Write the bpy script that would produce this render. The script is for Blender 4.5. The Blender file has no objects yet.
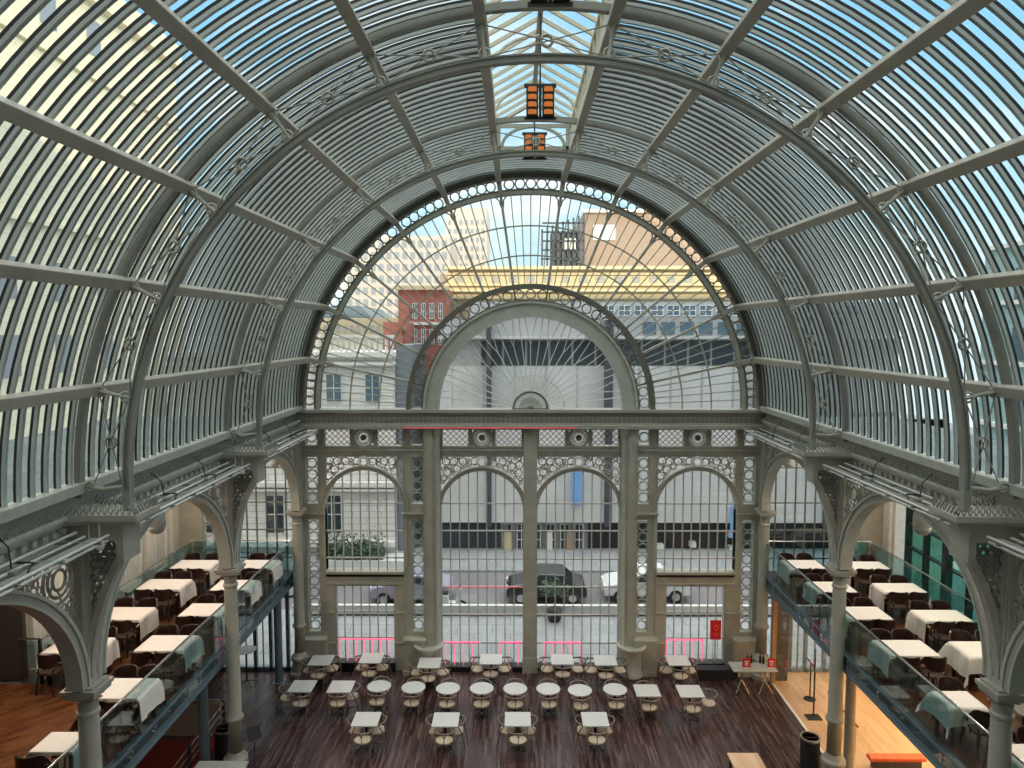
import bpy, math, random
from math import sin, cos, pi, radians as R
from mathutils import Vector as V
random.seed(4)
sc = bpy.context.scene
COL = sc.collection
ORD = ['first','second','third','fourth','fifth','sixth','seventh','eighth','ninth','tenth']

# ---------------------------------------------------------------- materials
M = {}
def new_mat(name):
    m = bpy.data.materials.new(name); m.use_nodes = True
    nt = m.node_tree; b = nt.nodes['Principled BSDF']
    M[name] = m
    return m, nt, b
def mat(name, col, rough=.55, metal=0, emis=None, estr=0, noise=.0, nscale=6, spec=.5, coat=0):
    m, nt, b = new_mat(name)
    b.inputs['Base Color'].default_value = (*col, 1)
    b.inputs['Roughness'].default_value = rough
    b.inputs['Metallic'].default_value = metal
    b.inputs['Specular IOR Level'].default_value = spec
    b.inputs['Coat Weight'].default_value = coat
    if emis:
        b.inputs['Emission Color'].default_value = (*emis, 1)
        b.inputs['Emission Strength'].default_value = estr
    if noise:
        tc = nt.nodes.new('ShaderNodeTexCoord'); n = nt.nodes.new('ShaderNodeTexNoise')
        n.inputs['Scale'].default_value = nscale; n.inputs['Detail'].default_value = 5
        nt.links.new(tc.outputs['Object'], n.inputs['Vector'])
        r = nt.nodes.new('ShaderNodeMapRange')
        r.inputs['From Min'].default_value = .3; r.inputs['From Max'].default_value = .7
        r.inputs['To Min'].default_value = 1-noise; r.inputs['To Max'].default_value = 1+noise
        nt.links.new(n.outputs['Fac'], r.inputs['Value'])
        x = nt.nodes.new('ShaderNodeVectorMath'); x.operation = 'SCALE'
        x.inputs[0].default_value = col
        nt.links.new(r.outputs['Result'], x.inputs['Scale'])
        nt.links.new(x.outputs['Vector'], b.inputs['Base Color'])
    return m
def glass(name, tint, refl=.06, rough=.0, edge=.35):
    m = bpy.data.materials.new(name); m.use_nodes = True; M[name] = m
    nt = m.node_tree; nt.nodes.clear()
    o = nt.nodes.new('ShaderNodeOutputMaterial'); t = nt.nodes.new('ShaderNodeBsdfTransparent')
    g = nt.nodes.new('ShaderNodeBsdfGlossy'); mx = nt.nodes.new('ShaderNodeMixShader')
    lw = nt.nodes.new('ShaderNodeLayerWeight'); lw.inputs['Blend'].default_value = .25
    mr = nt.nodes.new('ShaderNodeMapRange')
    mr.inputs['To Min'].default_value = refl; mr.inputs['To Max'].default_value = edge
    t.inputs['Color'].default_value = (*tint, 1); g.inputs['Roughness'].default_value = rough
    nt.links.new(lw.outputs['Facing'], mr.inputs['Value'])
    nt.links.new(mr.outputs['Result'], mx.inputs['Fac'])
    nt.links.new(t.outputs[0], mx.inputs[1]); nt.links.new(g.outputs[0], mx.inputs[2])
    nt.links.new(mx.outputs[0], o.inputs['Surface'])
    return m
mat('iron', (.40,.39,.335), .45, noise=.1, nscale=2.2)
mat('iron_rib', (.27,.275,.245), .42, noise=.12, nscale=2)
mat('purlin', (.42,.40,.34), .4, noise=.12, nscale=1.5)
mat('bar_paint', (.43,.47,.46), .4, noise=.08, nscale=2)
mat('gasket', (.012,.012,.014), .6)
mat('facade', (.40,.39,.325), .5, noise=.13, nscale=2.5)
mat('facade_dark', (.15,.15,.12), .5, noise=.1)
mat('greybright', (.46,.47,.42), .45, noise=.1)
mat('mullion', (.46,.44,.41), .45)
mat('tracery', (.40,.44,.40), .5)
mat('lantern', (.62,.58,.46), .5, noise=.08)
mat('rail_pale', (.72,.73,.70), .3)
mat('chrome', (.75,.76,.76), .22, metal=1)
mat('white_paint', (.78,.79,.77), .35)
mat('wall_cream', (.60,.60,.55), .6, noise=.08)
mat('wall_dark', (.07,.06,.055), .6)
mat('black', (.012,.012,.014), .35)
mat('blacksoft', (.02,.02,.022), .7)
mat('steel_blue', (.13,.18,.22), .4, noise=.1)
mat('steel_beige', (.36,.33,.28), .45)
mat('tabletop', (.62,.62,.60), .35)
mat('chair_wood', (.18,.145,.11), .4, noise=.2, nscale=9)
mat('chair_seat', (.62,.52,.40), .7, noise=.12, nscale=40)
mat('dark_wood', (.032,.015,.010), .32, noise=.35, nscale=8)
mat('dark_seat', (.07,.045,.035), .6)
mat('arm_edge', (.35,.22,.15), .3)
mat('cloth', (.86,.82,.78), .85, noise=.03, nscale=5)
mat('red_sign', (.62,.015,.03), .35)
mat('red_stair', (.16,.02,.015), .6)
mat('amber', (.3,.08,.02), .4, emis=(1,.30,.05), estr=.22)
mat('lamp_warm', (1,.9,.7), .4, emis=(1,.85,.6), estr=7)
mat('lamp_white', (1,1,1), .4, emis=(1,.97,.9), estr=4)
mat('pink_reflection_glow', (1,.2,.35), .4, emis=(1,.10,.26), estr=.6)  # pink reflections on the glazing, put in as emission
mat('red_wash_glow', (.9,.1,.15), .4, emis=(1,.12,.16), estr=.16)  # red light wash, put in as emission; no lamp there
mat('wood_mid', (.42,.25,.13), .45)
mat('yellow', (.95,.75,.05), .5)
mat('orange', (.85,.14,.03), .5)
mat('tyre', (.015,.015,.015), .7)
mat('car_black', (.02,.025,.03), .2, coat=.6)
mat('car_white', (.75,.78,.8), .25, coat=.6)
mat('car_grey', (.35,.33,.45), .25, coat=.6)
mat('leaf', (.07,.13,.07), .6, noise=.5, nscale=7)
mat('banner_blue', (.20,.40,.80), .6)
mat('stone_white', (.78,.76,.74), .7, noise=.04)
mat('concrete', (.42,.42,.43), .75, noise=.12, nscale=.8)
mat('concrete_light', (.60,.60,.60), .75, noise=.1, nscale=.6)
mat('dark_glazing', (.03,.045,.06), .12)
mat('blue_glazing', (.10,.16,.22), .12)
mat('teal_facade', (.30,.45,.45), .5, noise=.15)
mat('cream_stone', (.66,.56,.36), .7, noise=.06)
mat('tower_stone', (.56,.50,.45), .7)
mat('brown_brick', (.36,.27,.215), .8, noise=.1)
mat('slate', (.20,.23,.26), .5)
mat('roof_lead', (.10,.13,.13), .6, noise=.3, nscale=1.5)
mat('pale_glazing', (.30,.33,.37), .3)
mat('scaffold', (.06,.07,.09), .6)
glass('glass_roof', (.88,.95,.96), .05, .02, .2)
glass('glass_clear', (.93,.96,.96), .04, 0, .25)
glass('glass_teal', (.74,.86,.87), .07, 0, .35)
glass('glass_green', (.50,.86,.78), .10, 0, .4)

def brick(name, c1, c2, mortar, scale, bw=.5, rh=.25, rough=.7, ms=.02, axes=None):
    m, nt, b = new_mat(name)
    tc = nt.nodes.new('ShaderNodeTexCoord'); br = nt.nodes.new('ShaderNodeTexBrick')
    br.inputs['Color1'].default_value = (*c1,1); br.inputs['Color2'].default_value = (*c2,1)
    br.inputs['Mortar'].default_value = (*mortar,1); br.inputs['Scale'].default_value = scale
    br.inputs['Brick Width'].default_value = bw; br.inputs['Row Height'].default_value = rh
    br.inputs['Mortar Size'].default_value = ms
    src = tc.outputs['Object']
    if axes:
        sp = nt.nodes.new('ShaderNodeSeparateXYZ'); cb = nt.nodes.new('ShaderNodeCombineXYZ')
        nt.links.new(src, sp.inputs[0])
        for i, a in enumerate(axes): nt.links.new(sp.outputs['XYZ'.index(a)], cb.inputs[i])
        src = cb.outputs[0]
    nt.links.new(src, br.inputs['Vector'])
    nt.links.new(br.outputs['Color'], b.inputs['Base Color'])
    b.inputs['Roughness'].default_value = rough
    return m
brick('red_brick', (.50,.14,.09), (.40,.10,.07), (.35,.2,.16), 3, axes='XZ')
brick('ashlar', (.80,.78,.77), (.75,.73,.72), (.52,.50,.50), 1, 1.6, .36, ms=.025, axes='XZ')
brick('ashlar_side', (.88,.81,.60), (.84,.77,.57), (.72,.66,.50), 1, 1.6, .6, ms=.02, axes='YZ')
brick('paving', (.36,.38,.40), (.31,.33,.35), (.20,.21,.22), 1, 1.3, .8, ms=.018, axes='XY')
mat('asphalt', (.12,.12,.135), .8, noise=.1, nscale=.5)
mat('road_far', (.20,.195,.21), .8, noise=.1, nscale=.5)

def planks(name, cols, wx, ly, rough, streak=.0, rot=0, bump=True):
    """boards running along Y (object space): random tone per board + long grain streaks"""
    m, nt, b = new_mat(name); L = nt.links; N = nt.nodes
    tc = N.new('ShaderNodeTexCoord'); mp = N.new('ShaderNodeMapping')
    mp.inputs['Rotation'].default_value = (0,0,rot); L.new(tc.outputs['Object'], mp.inputs['Vector'])
    sp = N.new('ShaderNodeSeparateXYZ'); L.new(mp.outputs[0], sp.inputs[0])
    def math_(op, a, bb=None):
        n = N.new('ShaderNodeMath'); n.operation = op
        for i, q in enumerate((a, bb)):
            if q is None: continue
            if isinstance(q, (int, float)): n.inputs[i].default_value = q
            else: L.new(q, n.inputs[i])
        return n.outputs[0]
    bx = math_('FLOOR', math_('DIVIDE', sp.outputs[0], wx))
    off = math_('MULTIPLY', math_('FRACT', math_('MULTIPLY', math_('SINE', math_('MULTIPLY', bx, 12.9898)), 437.5)), ly)
    by = math_('FLOOR', math_('DIVIDE', math_('ADD', sp.outputs[1], off), ly))
    cb = N.new('ShaderNodeCombineXYZ'); L.new(bx, cb.inputs[0]); L.new(by, cb.inputs[1])
    wn = N.new('ShaderNodeTexWhiteNoise'); wn.noise_dimensions = '2D'; L.new(cb.outputs[0], wn.inputs['Vector'])
    ns = N.new('ShaderNodeTexNoise'); ns.inputs['Scale'].default_value = 1; ns.inputs['Detail'].default_value = 6
    m2 = N.new('ShaderNodeMapping'); m2.inputs['Scale'].default_value = (14, 1.1, 1); L.new(mp.outputs[0], m2.inputs['Vector'])
    L.new(m2.outputs[0], ns.inputs['Vector'])
    f = math_('ADD', math_('MULTIPLY', wn.outputs['Value'], .55), math_('MULTIPLY', ns.outputs['Fac'], .5))
    cr = N.new('ShaderNodeValToRGB'); L.new(f, cr.inputs['Fac'])
    e = cr.color_ramp.elements
    e[0].position = .15; e[0].color = (*cols[0],1); e[1].position = .9; e[1].color = (*cols[-1],1)
    for i, c in enumerate(cols[1:-1]):
        q = e.new(.15+.75*(i+1)/(len(cols)-1)); q.color = (*c,1)
    L.new(cr.outputs['Color'], b.inputs['Base Color'])
    rr = N.new('ShaderNodeMapRange'); L.new(ns.outputs['Fac'], rr.inputs['Value'])
    rr.inputs['To Min'].default_value = rough-.1; rr.inputs['To Max'].default_value = rough+.14
    L.new(rr.outputs['Result'], b.inputs['Roughness'])
    return m
planks('floor_dark', [(.022,.009,.009),(.045,.02,.018),(.085,.045,.04),(.17,.115,.11)], .05, .8, .28)
planks('floor_warm', [(.07,.022,.008),(.13,.045,.015),(.22,.085,.03)], .09, .5, .35, rot=R(45))
planks('floor_light', [(.62,.40,.24),(.72,.48,.30),(.78,.56,.37)], .12, 1.4, .3)

# ---------------------------------------------------------------- mesh helpers
class MB:
    def __init__(s): s.v = []; s.f = []
    def add(s, vs, fs):
        n = len(s.v); s.v += [tuple(p) for p in vs]; s.f += [tuple(n+i for i in q) for q in fs]; return s
    def box(s, a, b):
        (x0,y0,z0),(x1,y1,z1) = a, b
        x0,x1 = sorted((x0,x1)); y0,y1 = sorted((y0,y1)); z0,z1 = sorted((z0,z1))
        return s.add([(x0,y0,z0),(x1,y0,z0),(x1,y1,z0),(x0,y1,z0),(x0,y0,z1),(x1,y0,z1),(x1,y1,z1),(x0,y1,z1)],
              [(0,3,2,1),(4,5,6,7),(0,1,5,4),(1,2,6,5),(2,3,7,6),(3,0,4,7)])
    def bar(s, p, q, w, h, up=(0,0,1)):
        p, q = V(p), V(q); d = (q-p).normalized(); u = V(up)
        if abs(d.dot(u)) > .98: u = V((0,1,0)) if abs(d.y) < .9 else V((1,0,0))
        a = d.cross(u).normalized(); b = a.cross(d).normalized()
        vs = []
        for c in (p, q):
            for sa, sb in ((-1,-1),(1,-1),(1,1),(-1,1)): vs.append(c + a*(sa*w/2) + b*(sb*h/2))
        return s.add(vs, [(0,1,2,3),(7,6,5,4),(0,4,5,1),(1,5,6,2),(2,6,7,3),(3,7,4,0)])
    def tube(s, pts, r, n=6, closed=False, cap=True):
        pts = [V(p) for p in pts]; m = len(pts); rr = r if isinstance(r, (list, tuple)) else [r]*m
        vs = []; prev = None
        for i, p in enumerate(pts):
            if closed: d = pts[(i+1) % m] - pts[i-1]
            else: d = pts[min(i+1, m-1)] - pts[max(i-1, 0)]
            d.normalize()
            if prev is None:
                u = V((0,0,1)) if abs(d.z) < .9 else V((1,0,0)); a = d.cross(u).normalized()
            else:
                a = (prev - d*prev.dot(d))
                a = a.normalized() if a.length > 1e-5 else d.orthogonal().normalized()
            prev = a; b = d.cross(a)
            for k in range(n):
                t = 2*pi*k/n; vs.append(p + a*(cos(t)*rr[i]) + b*(sin(t)*rr[i]))
        fs = []
        for i in range(m if closed else m-1):
            j = (i+1) % m
            for k in range(n):
                l = (k+1) % n; fs.append((i*n+k, i*n+l, j*n+l, j*n+k))
        if not closed and cap: fs += [tuple(range(n))[::-1], tuple((m-1)*n+k for k in range(n))]
        return s.add(vs, fs)
    def lathe(s, prof, n=16, c=(0,0)):
        vs = []; fs = []; m = len(prof)
        for r, z in prof:
            for k in range(n):
                t = 2*pi*k/n; vs.append((c[0]+r*cos(t), c[1]+r*sin(t), z))
        for i in range(m-1):
            for k in range(n):
                l = (k+1) % n; fs.append((i*n+k, i*n+l, (i+1)*n+l, (i+1)*n+k))
        fs += [tuple(range(n))[::-1], tuple((m-1)*n+k for k in range(n))]
        return s.add(vs, fs)
    def prism(s, poly, y0, y1, ax='y'):
        n = len(poly)
        if ax == 'y': P = lambda a, b, y: (a, y, b)
        elif ax == 'x': P = lambda a, b, y: (y, a, b)
        else: P = lambda a, b, y: (a, b, y)
        vs = [P(a,b,y0) for a,b in poly] + [P(a,b,y1) for a,b in poly]
        return s.add(vs, [tuple(range(n)), tuple(range(2*n-1, n-1, -1))] + [(i, (i+1) % n + 0, n+(i+1) % n, n+i)[::-1] for i in range(n)])
    def band(s, cx, cz, r0, r1, a0, a1, y0, y1, seg=24, rz=1., P=None):
        """arc of rectangular section in the XZ plane (or mapped by P(a,b,c))"""
        P = P or (lambda a, y, z: (a, y, z))
        vs = []; fs = []
        for i in range(seg+1):
            t = R(a0+(a1-a0)*i/seg)
            for r, y in ((r0,y0),(r1,y0),(r1,y1),(r0,y1)): vs.append(P(cx+r*cos(t), y, cz+r*rz*sin(t)))
        for i in range(seg):
            for k in range(4):
                l = (k+1) % 4; fs.append((i*4+k, i*4+l, (i+1)*4+l, (i+1)*4+k))
        fs += [(3,2,1,0), tuple(seg*4+k for k in range(4))]
        return s.add(vs, fs)
    def ring(s, c, r, rt, ax='y', n=14, m=4):
        c = V(c)
        if ax == 'y': f = lambda t: c + V((r*cos(t), 0, r*sin(t)))
        elif ax == 'x': f = lambda t: c + V((0, r*cos(t), r*sin(t)))
        else: f = lambda t: c + V((r*cos(t), r*sin(t), 0))
        return s.tube([f(2*pi*k/n) for k in range(n)], rt, m, closed=True)
    def build(s, name, m, parent=None, smooth=False, world=True, bevel=0):
        me = bpy.data.meshes.new(name)
        if parent is not None and world:
            o = V(parent['_loc']); s.v = [(a-o.x, b-o.y, c-o.z) for a,b,c in s.v]
        me.from_pydata(s.v, [], s.f); me.materials.append(M[m]); 
        if smooth: me.polygons.foreach_set('use_smooth', [True]*len(me.polygons))
        me.update()
        o = bpy.data.objects.new(name, me); COL.objects.link(o)
        if parent is not None: o.parent = parent
        if bevel:
            md = o.modifiers.new('bevel', 'BEVEL'); md.width = bevel; md.segments = 2; md.limit_method = 'ANGLE'
        return o
USED = {}
def check_label(l):
    n = len(l.split())
    if not 4 <= n <= 16: print('LABEL LENGTH', n, l)
    if l in USED: print('LABEL TWICE', l)
    USED[l] = 1
def tag(o, label=None, cat=None, group=None, kind=None):
    if label: o['label'] = label; check_label(label)
    if cat: o['category'] = cat
    if group: o['group'] = group
    if kind: o['kind'] = kind
    return o
def thing(name, label=None, cat=None, loc=(0,0,0), rot=0, group=None, kind=None):
    o = bpy.data.objects.new(name, None); COL.objects.link(o); o.empty_display_size = .2
    o.location = loc; o.rotation_euler = (0,0,rot); o['_loc'] = tuple(loc)
    return tag(o, label, cat, group, kind)
def struct(name, label=None): return thing(name, label, None, kind='structure')
def dup(root, loc, rot=0, label=None):
    r = root.copy(); COL.objects.link(r); r.location = loc; r.rotation_euler = (0,0,rot); r['_loc'] = tuple(loc)
    if label: r['label'] = label; check_label(label)
    for ch in list(root.children):
        c = ch.copy(); COL.objects.link(c); c.parent = r
        for g in list(ch.children):
            d = g.copy(); COL.objects.link(d); d.parent = c
    return r
PROTO = {}
def place(key, maker, loc, rot, label):
    if key not in PROTO:
        o = maker(); PROTO[key] = o; o.location = loc; o.rotation_euler = (0,0,rot); o['label'] = label; check_label(label); return o
    return dup(PROTO[key], loc, rot, label)
def lamp(name, kind, loc, energy, col=(1,1,1), size=.2, rot=None, size_y=None, parent=None):
    l = bpy.data.lights.new(name, kind); l.energy = energy; l.color = col
    if kind == 'AREA':
        l.size = size
        if size_y: l.shape = 'RECTANGLE'; l.size_y = size_y
    elif kind == 'SUN': l.angle = size
    else: l.shadow_soft_size = size
    o = bpy.data.objects.new(name, l); COL.objects.link(o); o.location = loc
    if rot: o.rotation_euler = rot
    return o

# ---------------------------------------------------------------- dimensions
YF = 22.0                      # glazed end wall
ZC = 8.45                      # springing of the vault
YS = [16.35, 10.75, 5.15, -.45]  # columns and arch ribs
TH = [12.6, 26.5, 40.4, 54.2, 68.1, 82.0]
ZB = 3.3                       # balcony floor
XB = 7.35                      # balcony edge
SIDE = {-1: 'left', 1: 'right'}
def P(r, th, y): return (r*cos(R(th)), y, ZC+r*sin(R(th)))

# ---------------------------------------------------------------- floors and walls
f = struct('floor'); mb = MB(); mb.box((-7.45,-1.5,-.12),(7.45,YF+.3,0)); mb.build('floorboards','floor_dark',f)
mb = MB(); mb.box((-12.8,-1.5,-.12),(-7.45,YF+.3,0)); mb.build('floorboards','floor_dark',f)
mb = MB(); mb.box((7.52,-1.5,-.12),(11.1,YF+.3,0)); mb.build('foyer_boards','floor_light',f)
mb = MB(); mb.box((7.45,-1.5,-.12),(7.52,YF-.3,.03)); mb.build('threshold_strip','white_paint',f)

w = struct('wall_back_sun_blocker'); mb = MB(); mb.box((-27,-5,-2),(60,-1.6,26.6)); mb.build('masonry','wall_cream',w)  # unseen back wall, made taller and wider to block the low sun
for s in (-1,1):
    w = struct('wall_'+SIDE[s]); mb = MB()
    x0, x1 = 11.1*s, 11.4*s
    if s < 0: mb.box((x0,15.0,-.2),(x1,YF+.4,8.0)); mb.box((x0,-1.5,-.2),(x1,3,8.0)); mb.box((x0,3,7.2),(x1,15,8.0)); mb.box((-13.0,-1.5,-.2),(-12.8,15,8.0)); mb.box((-12.8,15.0,-.2),(-11.4,15.2,8.0)); mb.build('plaster','wall_cream',w)
    else:
        mb.box((x0,-1.5,-.2),(x1,YF+.4,2.9)); mb.box((x0,-1.5,7.6),(x1,YF+.4,8.1))
        mb.box((x0,21.3,2.9),(x1,YF+.4,7.6)); mb.box((x0,-1.5,2.9),(x1,3,7.6)); mb.build('plaster','wall_cream',w)
    mb = MB()
    ys = [21.5,20.0,18.4,16.8,15.2] if s < 0 else [21.6]
    for y in ys: mb.box((10.98*s,y-.2,0),(x0,y+.2,7.97)); mb.box((10.94*s,y-.24,7.6),(x0,y+.24,7.85)); mb.box((10.94*s,y-.24,3.0),(x0,y+.24,3.5))
    mb.build('pilasters','wall_cream',w, bevel=.02)
    if s < 0:
        mb = MB()
        for a, b in zip(ys[1:], ys[:-1]):
            for z0, z1 in ((3.7,7.4),):
                ya, yb = a+.38, b-.38
                mb.box((11.06*s,ya,z0),(x0,ya+.06,z1)); mb.box((11.06*s,yb-.06,z0),(x0,yb,z1))
                mb.box((11.06*s,ya,z0),(x0,yb,z0+.06)); mb.box((11.06*s,ya,z1-.06),(x0,yb,z1))
        mb.build('panel_moulding','white_paint',w)
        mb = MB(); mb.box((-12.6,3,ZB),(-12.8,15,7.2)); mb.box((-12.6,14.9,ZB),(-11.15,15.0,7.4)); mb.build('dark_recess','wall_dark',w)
# tall teal windows in the right wall
for k in range(9):
    ya = 18.75-1.95*k; yb = ya+1.95
    wn = struct('window_%d' % (20+k)); mb = MB()
    mb.box((11.08,ya,2.9),(11.28,ya+.13,7.6)); mb.box((11.08,yb-.06,2.9),(11.28,yb,7.6))
    mb.box((11.1,ya,5.2),(11.25,yb,5.26)); mb.box((11.1,ya,7.5),(11.28,yb,7.6)); mb.box((11.1,ya,2.9),(11.28,yb,3.0)); mb.box((11.1,ya,4.5),(11.25,yb,4.55))
    mb.box((11.1,ya+.95,2.9),(11.25,ya+1.06,7.6))
    mb.build('window_frame','black',wn)
    mb = MB(); mb.box((11.17,ya+.1,2.95),(11.185,yb-.05,7.55)); mb.build('window_pane','glass_green',wn)
# solid aisle roofs beside the vault
for s in (-1,1):
    c = struct('ceiling'); mb = MB(); mb.box((7.55*s,-1.5,8.125),((13.1 if s < 0 else 11.5)*s,YF+.4,8.16)); mb.build('roof_covering','roof_lead',c)
    mb = MB(); mb.box((7.55*s,-1.5,7.98),((13.1 if s < 0 else 11.5)*s,YF+.4,8.12)); mb.build('aisle_ceiling','wall_cream',c)

# ---------------------------------------------------------------- vault glazing
def vault_glazing():
    ce = struct('ceiling')
    pitch = .28; ytop = YF-.16; n = 80
    for s in (-1,1):
        for b in range(4):
            ya = [YF, 16.35, 10.75, 5.15][b]; yb = [16.35, 10.75, 5.15, -.45][b]
            m1 = MB(); m2 = MB()
            for k in range(20):
                y = ya-.14-pitch*k
                if abs(y-yb) < .1 or y < yb+.05: continue
                Q = lambda a, yy, z: (s*a, yy, z)
                m1.band(0, ZC, 7.20, 7.245, -.5, 82.2, y-.026, y+.026, 30, P=Q)
                m2.band(0, ZC, 7.245, 7.29, -.5, 82.2, y-.018, y+.018, 30, P=Q)
            m1.build('glazing_bars','bar_paint',ce); m2.build('glazing_gaskets','gasket',ce)
        g = MB(); vs = []; fs = []
        for i in range(41):
            t = -.5+82.7*i/40
            x, _, z = P(7.30, t, 0); vs += [(s*x,-.45,z),(s*x,YF,z)]
        for i in range(40): fs.append((2*i,2*i+1,2*i+3,2*i+2))
        g.add(vs, fs).build('roof_glass','glass_roof',ce, smooth=True)
    m1 = MB(); m2 = MB()
    for k in range(10):
        y = YF-.14-pitch*k
        m1.band(0, ZC, 7.20, 7.245, 82, 98, y-.024, y+.024, 6); m2.band(0, ZC, 7.245, 7.29, 82, 98, y-.015, y+.015, 6)
    m1.build('glazing_bars','bar_paint',ce); m2.build('glazing_gaskets','gasket',ce)
    vs = []; fs = []
    for i in range(9):
        x, _, z = P(7.30, 82+2*i, 0); vs += [(x,19.15,z),(x,YF,z)]
    for i in range(8): fs.append((2*i,2*i+1,2*i+3,2*i+2))
    MB().add(vs, fs).build('roof_glass','glass_roof',ce, smooth=True)
vault_glazing()

# purlins
for s in (-1,1):
    for i, th in enumerate(TH):
        t = th if s > 0 else 180-th
        p = P(7.05, t, -.45); q = P(7.05, t, YF-.05)
        up = (cos(R(t)),0,sin(R(t)))
        o = thing('roof_purlin', ORD[i].capitalize()+' long iron purlin up from the '+SIDE[s]+' gutter, running towards the end window', 'roof beam', (p[0],YF,p[2]), group='iron roof purlins')
        MB().bar(p, q, .17, .18, up).build('beam','purlin',o, bevel=.015)
    # gutter beam at the springing
    o = struct('trim_%d' % (1 if s < 0 else 2))
    mb = MB(); mb.box((7.08*s,-.45,8.40),(7.34*s,YF,8.56)); mb.build('gutter_beam','greybright',o, bevel=.01)
    mb = MB(); mb.prism([(7.3*s,8.40),(7.34*s,8.40),(7.5*s,8.14),(7.3*s,8.14)], -.45, YF); 
    mb.build('cove','iron',o)
    # cornice profile
    mb = MB()
    mb.box((7.12*s,-.45,8.08),(7.6*s,YF,8.14)); mb.box((7.16*s,-.45,8.02),(7.6*s,YF,8.08)); mb.box((7.21*s,-.45,7.96),(7.6*s,YF,8.02))
    mb.box((7.27*s,-.45,7.72),(7.5*s,YF,7.96)); mb.box((7.23*s,-.45,7.66),(7.54*s,YF,7.72))
    mb.build('cornice','greybright',o)
    mb = MB()
    y = 0
    while y < YF-.2:
        mb.box((7.2*s,y,7.86),(7.27*s,y+.09,7.94)); y += .22
    mb.build('dentils','greybright',o)
    mb = MB(); y = -.3
    while y < YF-.35:
        if min(abs(y-yy) for yy in YS) > .42:
            x = 7.16*s
            mb.tube([(x,y,8.14),(x,y-.035,8.2),(x,y,8.27),(x,y+.035,8.2),(x,y,8.14)], .011, 3)
            mb.tube([(x,y+.07,8.14),(x,y+.05,8.19),(x,y+.07,8.23),(x,y+.09,8.19)], .009, 3)
        y += .14
    mb.build('cresting','iron_rib',o)

# ---------------------------------------------------------------- arch ribs
def arch_rib(i, y):
    names = ['nearest the end window','second from the end window','third from the end window','fourth from the end window']
    o = thing('arch_rib', 'curved iron truss arch spanning the hall, '+names[i], 'roof arch', (0,y,ZC), group='trussed roof arches')
    m = MB(); m.band(0,ZC,6.37,6.40,0,180,y-.065,y+.065,64); m.band(0,ZC,6.40,6.46,0,180,y-.035,y+.035,64); m.band(0,ZC,6.46,6.485,0,180,y-.055,y+.055,64)
    for s in (-1,1): m.box((6.37*s,y-.065,8.13),(6.485*s,y+.065,ZC))
    m.build('inner_chord','iron_rib',o)
    m = MB(); m.band(0,ZC,7.12,7.15,-1,181,y-.06,y+.06,64); m.band(0,ZC,7.15,7.24,-1,181,y-.035,y+.035,64)
    m.build('outer_chord','iron_rib',o)
    full = [0]+TH+[98]+[180-t for t in reversed(TH[:-1])]+[180]
    for t in full[1:-1]:
        m = MB(); m.tube([P(6.47,t,y), P(6.62,t,y), P(6.75,t,y), P(6.99,t,y)], [.045,.028,.028,.05], 6)
        st = m.build('strut','iron',o)
        MB().ring(P(6.56,t,y),.075,.02,'y',12,4).build('node_ring','iron',o); MB().ring(P(6.93,t,y),.06,.022,'y',12,4).build('node_ring','iron',o)
    for a, b in zip(full[:-1], full[1:]):
        m = MB(); i0, i1 = (P(6.5,a,y), P(6.5,b,y)); o0, o1 = (P(6.98,a,y), P(6.98,b,y))
        mid = (V(i0)+V(i1)+V(o0)+V(o1))/4
        m.tube([i0,mid-V((0,.02,0)),o1], .011, 4); m.tube([o0,mid+V((0,.02,0)),i1], .011, 4)
        m.build('cross_brace','iron_rib',o)
        m = MB(); m.ring(mid,.085,.022,'y',12,4); m.build('brace_ring','iron',o)
    for s in (-1,1):
        m = MB(); m.tube([(6.47*s,y,8.5),(6.8*s,y,8.46),(7.05*s,y,8.5)], .03, 6); m.ring((7.0*s,y,8.5),.07,.03,'y'); m.build('foot_strut','iron',o)
for i, y in enumerate(YS): arch_rib(i, y)

# ---------------------------------------------------------------- lantern
la = struct('ceiling'); Y0, Y1 = -.45, 19.15
ze, zr, hw = 16.3, 16.85, 1.0
for s in (-1,1):
    m = MB(); m.box((.94*s,Y0,15.55),(1.03*s,Y1,15.72)); m.box((.95*s,Y0,ze-.08),(1.05*s,Y1,ze)); m.build('lantern_kerb','lantern',la)
    m = MB(); y = Y1-.05
    while y > Y0:
        m.box((.96*s,y-.02,15.7),(1.02*s,y+.02,ze)); m.bar((1.0*s,y,ze),(0,y,zr),.05,.07); y -= .56
    m.build('lantern_rafters','lantern',la)
    m = MB(); m.add([(1.0*s,Y0,15.7),(1.0*s,Y1,15.7),(1.0*s,Y1,ze),(1.0*s,Y0,ze)],[(0,1,2,3)]); m.add([(1.02*s,Y0,ze+.03),(1.02*s,Y1,ze+.03),(0,Y1,zr+.06),(0,Y0,zr+.06)],[(0,1,2,3)])
    m.build('lantern_glass','glass_roof',la)
m = MB(); m.box((-.05,Y0,zr-.1),(.05,Y1,zr+.04)); m.build('ridge_beam','iron',la)
m = MB(); y = Y1-2.3
while y > Y0:
    for s in (-1,1): m.band(0,0,.92,.97,90 if s>0 else 0,0 if s>0 else 0,0,0,1) if False else None
    pts = [(-.95,y,15.8)]+[(.95*cos(R(180-a)),y,15.8+.72*sin(R(a))) for a in range(15,180,15)]+[(.95,y,15.8)]
    m.tube(pts,.03,5); y -= 2.8
m.build('lantern_arches','lantern',la)
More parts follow.
